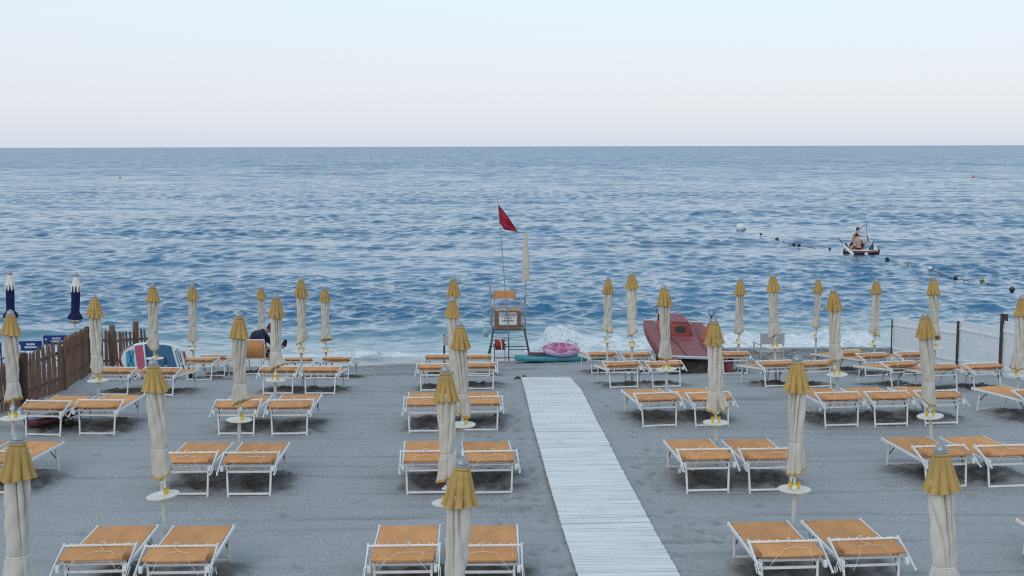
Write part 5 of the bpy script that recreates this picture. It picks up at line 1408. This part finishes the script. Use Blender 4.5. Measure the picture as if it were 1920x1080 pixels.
AE = [('pel', 'wai'), ('wai', 'che'), ('che', 'nb'), ('nb', 'nk'), ('nk', 'hd'), ('nb', 'shl'), ('shl', 'ell'), ('ell', 'wrl'), ('nb', 'shr'), ('shr', 'elr'), ('elr', 'wrr')] + [x for n in 'lr' for x in (('pel', 'hi' + n), ('hi' + n, 'kn' + n), ('kn' + n, 'an' + n), ('an' + n, 'to' + n))]
pj = {'pel': (A['pel'][0], .128)}; pe = []
for n in 'lr': pj['hi' + n] = (A['hi' + n][0], .108); pj['km' + n] = (A['hi' + n][0].lerp(A['kn' + n][0], .75), .088); pe += [('pel', 'hi' + n), ('hi' + n, 'km' + n)]
add_person((bx, D, SEA), 0, 'bare-chested person sitting upright in the rowing boat with one arm raised, holding a rod', A, AE, 'pel',
    [hand(A['wrl'][0], A['wrl'][0] - A['ell'][0], V((0, -1, 0)), .25), hand(A['wrr'][0], A['wrr'][0] - A['elr'][0], V((0, 0, -1)), 1.1)], (W(1608.6, 430.5, .27), V((.8, .6, 0)), V((.1, 0, 1)), .115), M['skin_light'], [('shorts', pj, pe, 'pel', M['shorts'])])
Bq = {'pel': (W(1610.5, 464.5, -.20), .135), 'wai': (W(1609.5, 460, -.22), .13), 'che': (W(1609, 453, -.20), .150), 'nb': (W(1608, 447.5, -.12), .09), 'nk': (W(1607.2, 445, -.05), .055), 'hd': (W(1606.5, 443, .0), .06),
      'shl': (W(1604.2, 450, -.15), .068), 'ell': (W(1600.5, 459, -.25), .042), 'wrl': (W(1596, 466, -.32), .030),
      'shr': (W(1613.5, 449.5, -.12), .068), 'elr': (W(1618, 455, .05), .042), 'wrr': (W(1621, 459, .12), .030),
      'hil': (W(1608.5, 465, -.15), .10), 'knl': (W(1618, 454, .30), .062), 'anl': (W(1616, 466, .42), .038), 'tol': (W(1620, 467.4, .46), .03),
      'hir': (W(1612.5, 465, -.12), .10), 'knr': (W(1623.5, 453.5, .05), .062), 'anr': (W(1619, 466, .05), .038), 'tor': (W(1623.5, 467.2, .02), .03)}
pj = {'pel': (Bq['pel'][0] - V((0, 0, .03)), .142), 'hil': (Bq['hil'][0] - V((0, 0, .02)), .112), 'hir': (Bq['hir'][0] - V((0, 0, .02)), .112)}
pj['kml'] = (Bq['hil'][0].lerp(Bq['knl'][0], .5), .09); pj['kmr'] = (Bq['hir'][0].lerp(Bq['knr'][0], .5), .09)
add_person((bx, D, SEA), 0, 'bare-backed person sitting hunched with back to the beach in the rowing boat', Bq, AE, 'pel',
    [hand(Bq['wrl'][0], Bq['wrl'][0] - Bq['ell'][0], V((0, 0, -1)), .15), hand(Bq['wrr'][0], V((.5, -.4, -.3)), V((0, 0, -1)), .7)], (W(1606.4, 441.8, .02), V((.1, 1, -.15)), V((0, 0, 1)), .112), M['skin_light'], [('shorts', pj, [('pel', 'hil'), ('pel', 'hir'), ('hil', 'kml'), ('hir', 'kmr')], 'pel', M['shorts'])])
r0 = at_y(1628.5, 453, D + .12); r1 = at_y(1626, 443, D + .14); r2 = at_y(1619, 395, D + .4)
fr_ = thing('fishing_rod', 'long thin fishing rod held upright in the rowing boat', 'fishing rod', r0)
b = MB(); b.tube([V((0, 0, 0)), r1 - r0], .030, 8); b.build('grip', M['black'], fr_)
b = MB(); b.tube([r1 - r0, (r1 - r0).lerp(r2 - r0, .5) + V((.04, 0, 0)), r2 - r0], [.016, .011, .005], 6); b.build('blank', M['black'], fr_)

# ------------------------------------------------------------------ floats
def sea_pt(px, py): return at_z(px, py, SEA)
fb = [(1397, 432.5, .12, 'float_dark', 'dark float nearest the big white buoy'), (1426.5, 441.5, .15, 'float_dark', 'dark float second from the big white buoy'), (1456.5, 451, .19, 'float_dark', 'dark float at the end of the visible rope, third from the white buoy'),
      (1489, 461.5, .19, 'float_dark', 'left one of two dark floats side by side'), (1498, 463, .19, 'float_dark', 'right one of two dark floats side by side'), (1555.5, 469, .14, 'float_dark', 'flat dark float left of the rowing boat'),
      (1624.5, 480, .19, 'supwhite', 'pale float just under the bow of the rowing boat'), (1663.5, 489, .19, 'float_dark', 'dark float right below the rowing boat'), (1702, 499.5, .11, 'float_yellow', 'small orange float right of the rowing boat'),
      (1744, 507, .19, 'supwhite', 'pale float beside a parasol top, tied to a dark rope'), (1791.5, 525.5, .17, 'float_dark', 'round dark float right of the parasol before the white fence'), (1841, 530.5, .18, 'float_yellow', 'small yellowish float near the right edge'), (1898, 547, .20, 'float_dark', 'nearest dark float at the right edge')]
pts_ = []
def small_float(p, r_, mt, lab, cat='float', group='floats on the swimming-area rope'):
    b = MB(); b.ball((0, 0, r_ * .35), r_, 18, 12, (1, 1, .9)); b.lathe([(r_ * .16, r_ * 1.1), (r_ * .2, r_ * 1.35), (r_ * .08, r_ * 1.42)], 10)
    o = b.build(cat if cat == 'buoy' else 'rope_float', M[mt], None); o.location = p; o.rotation_euler = (R(rnd.uniform(-20, 20)), R(rnd.uniform(-20, 20)), rnd.uniform(0, 6)); tag(o, lab, cat, group)
    if cat == 'float':
        b = MB(); b.lathe([(r_ * 1.005, r_ * .25), (r_ * 1.03, r_ * .35), (r_ * 1.005, r_ * .47)], 18); b.build('band', M['rope'], o)
for px, py, r_, mt, lab in fb:
    p = sea_pt(px, py); p.z += .06; small_float(p, r_ * .62, mt, lab); pts_.append(p)
big = sea_pt(1388, 432); b = MB(); b.ball((0, 0, .22), .33, 28, 20); o = b.build('marker_buoy', M['supwhite'], None); o.location = big; tag(o, 'big round white buoy at the seaward end of the float line', 'buoy')
b = MB(); b.lathe([(.05, .54), (.06, .58), (.02, .60)], 12); b.build('buoy_eye', M['steel_dark'], o)
for a_, b_ in ((2, 3), (4, 5), (7, 8), (9, 10), (10, 11), (11, 12)):
    b = MB(); p, q = pts_[a_], pts_[b_]
    if (a_, b_) in ((4, 5), (7, 8), (10, 11), (11, 12)): q = p.lerp(q, .55)
    n_ = 14; b.tube([p.lerp(q, i / n_) + V((0, 0, .02 + .02 * math.sin(i * 1.3) - .06 * (i / n_))) - p for i in range(n_ + 1)], .018, 6)
    o = b.build('float_rope', M['rope'], None); o.location = p
    tag(o, {(2, 3): 'dark rope running to the left one of two dark floats', (4, 5): 'short rope trailing right of the two dark floats', (7, 8): 'short rope right of the dark float below the rowing boat', (9, 10): 'dark rope between the pale and the round dark float', (10, 11): 'rope trailing right of the round dark float', (11, 12): 'rope trailing right of the yellowish float'}[(a_, b_)], 'rope')
for px, py, lab in ((627, 327, 'tiny red buoy far out at left of centre'), (225, 334, 'tiny red buoy far out at the left'), (1825, 333, 'tiny red buoy far out at the right')):
    p = sea_pt(px, py); small_float(p, .26, 'float_red', lab, 'buoy', 'red buoys far out at sea')
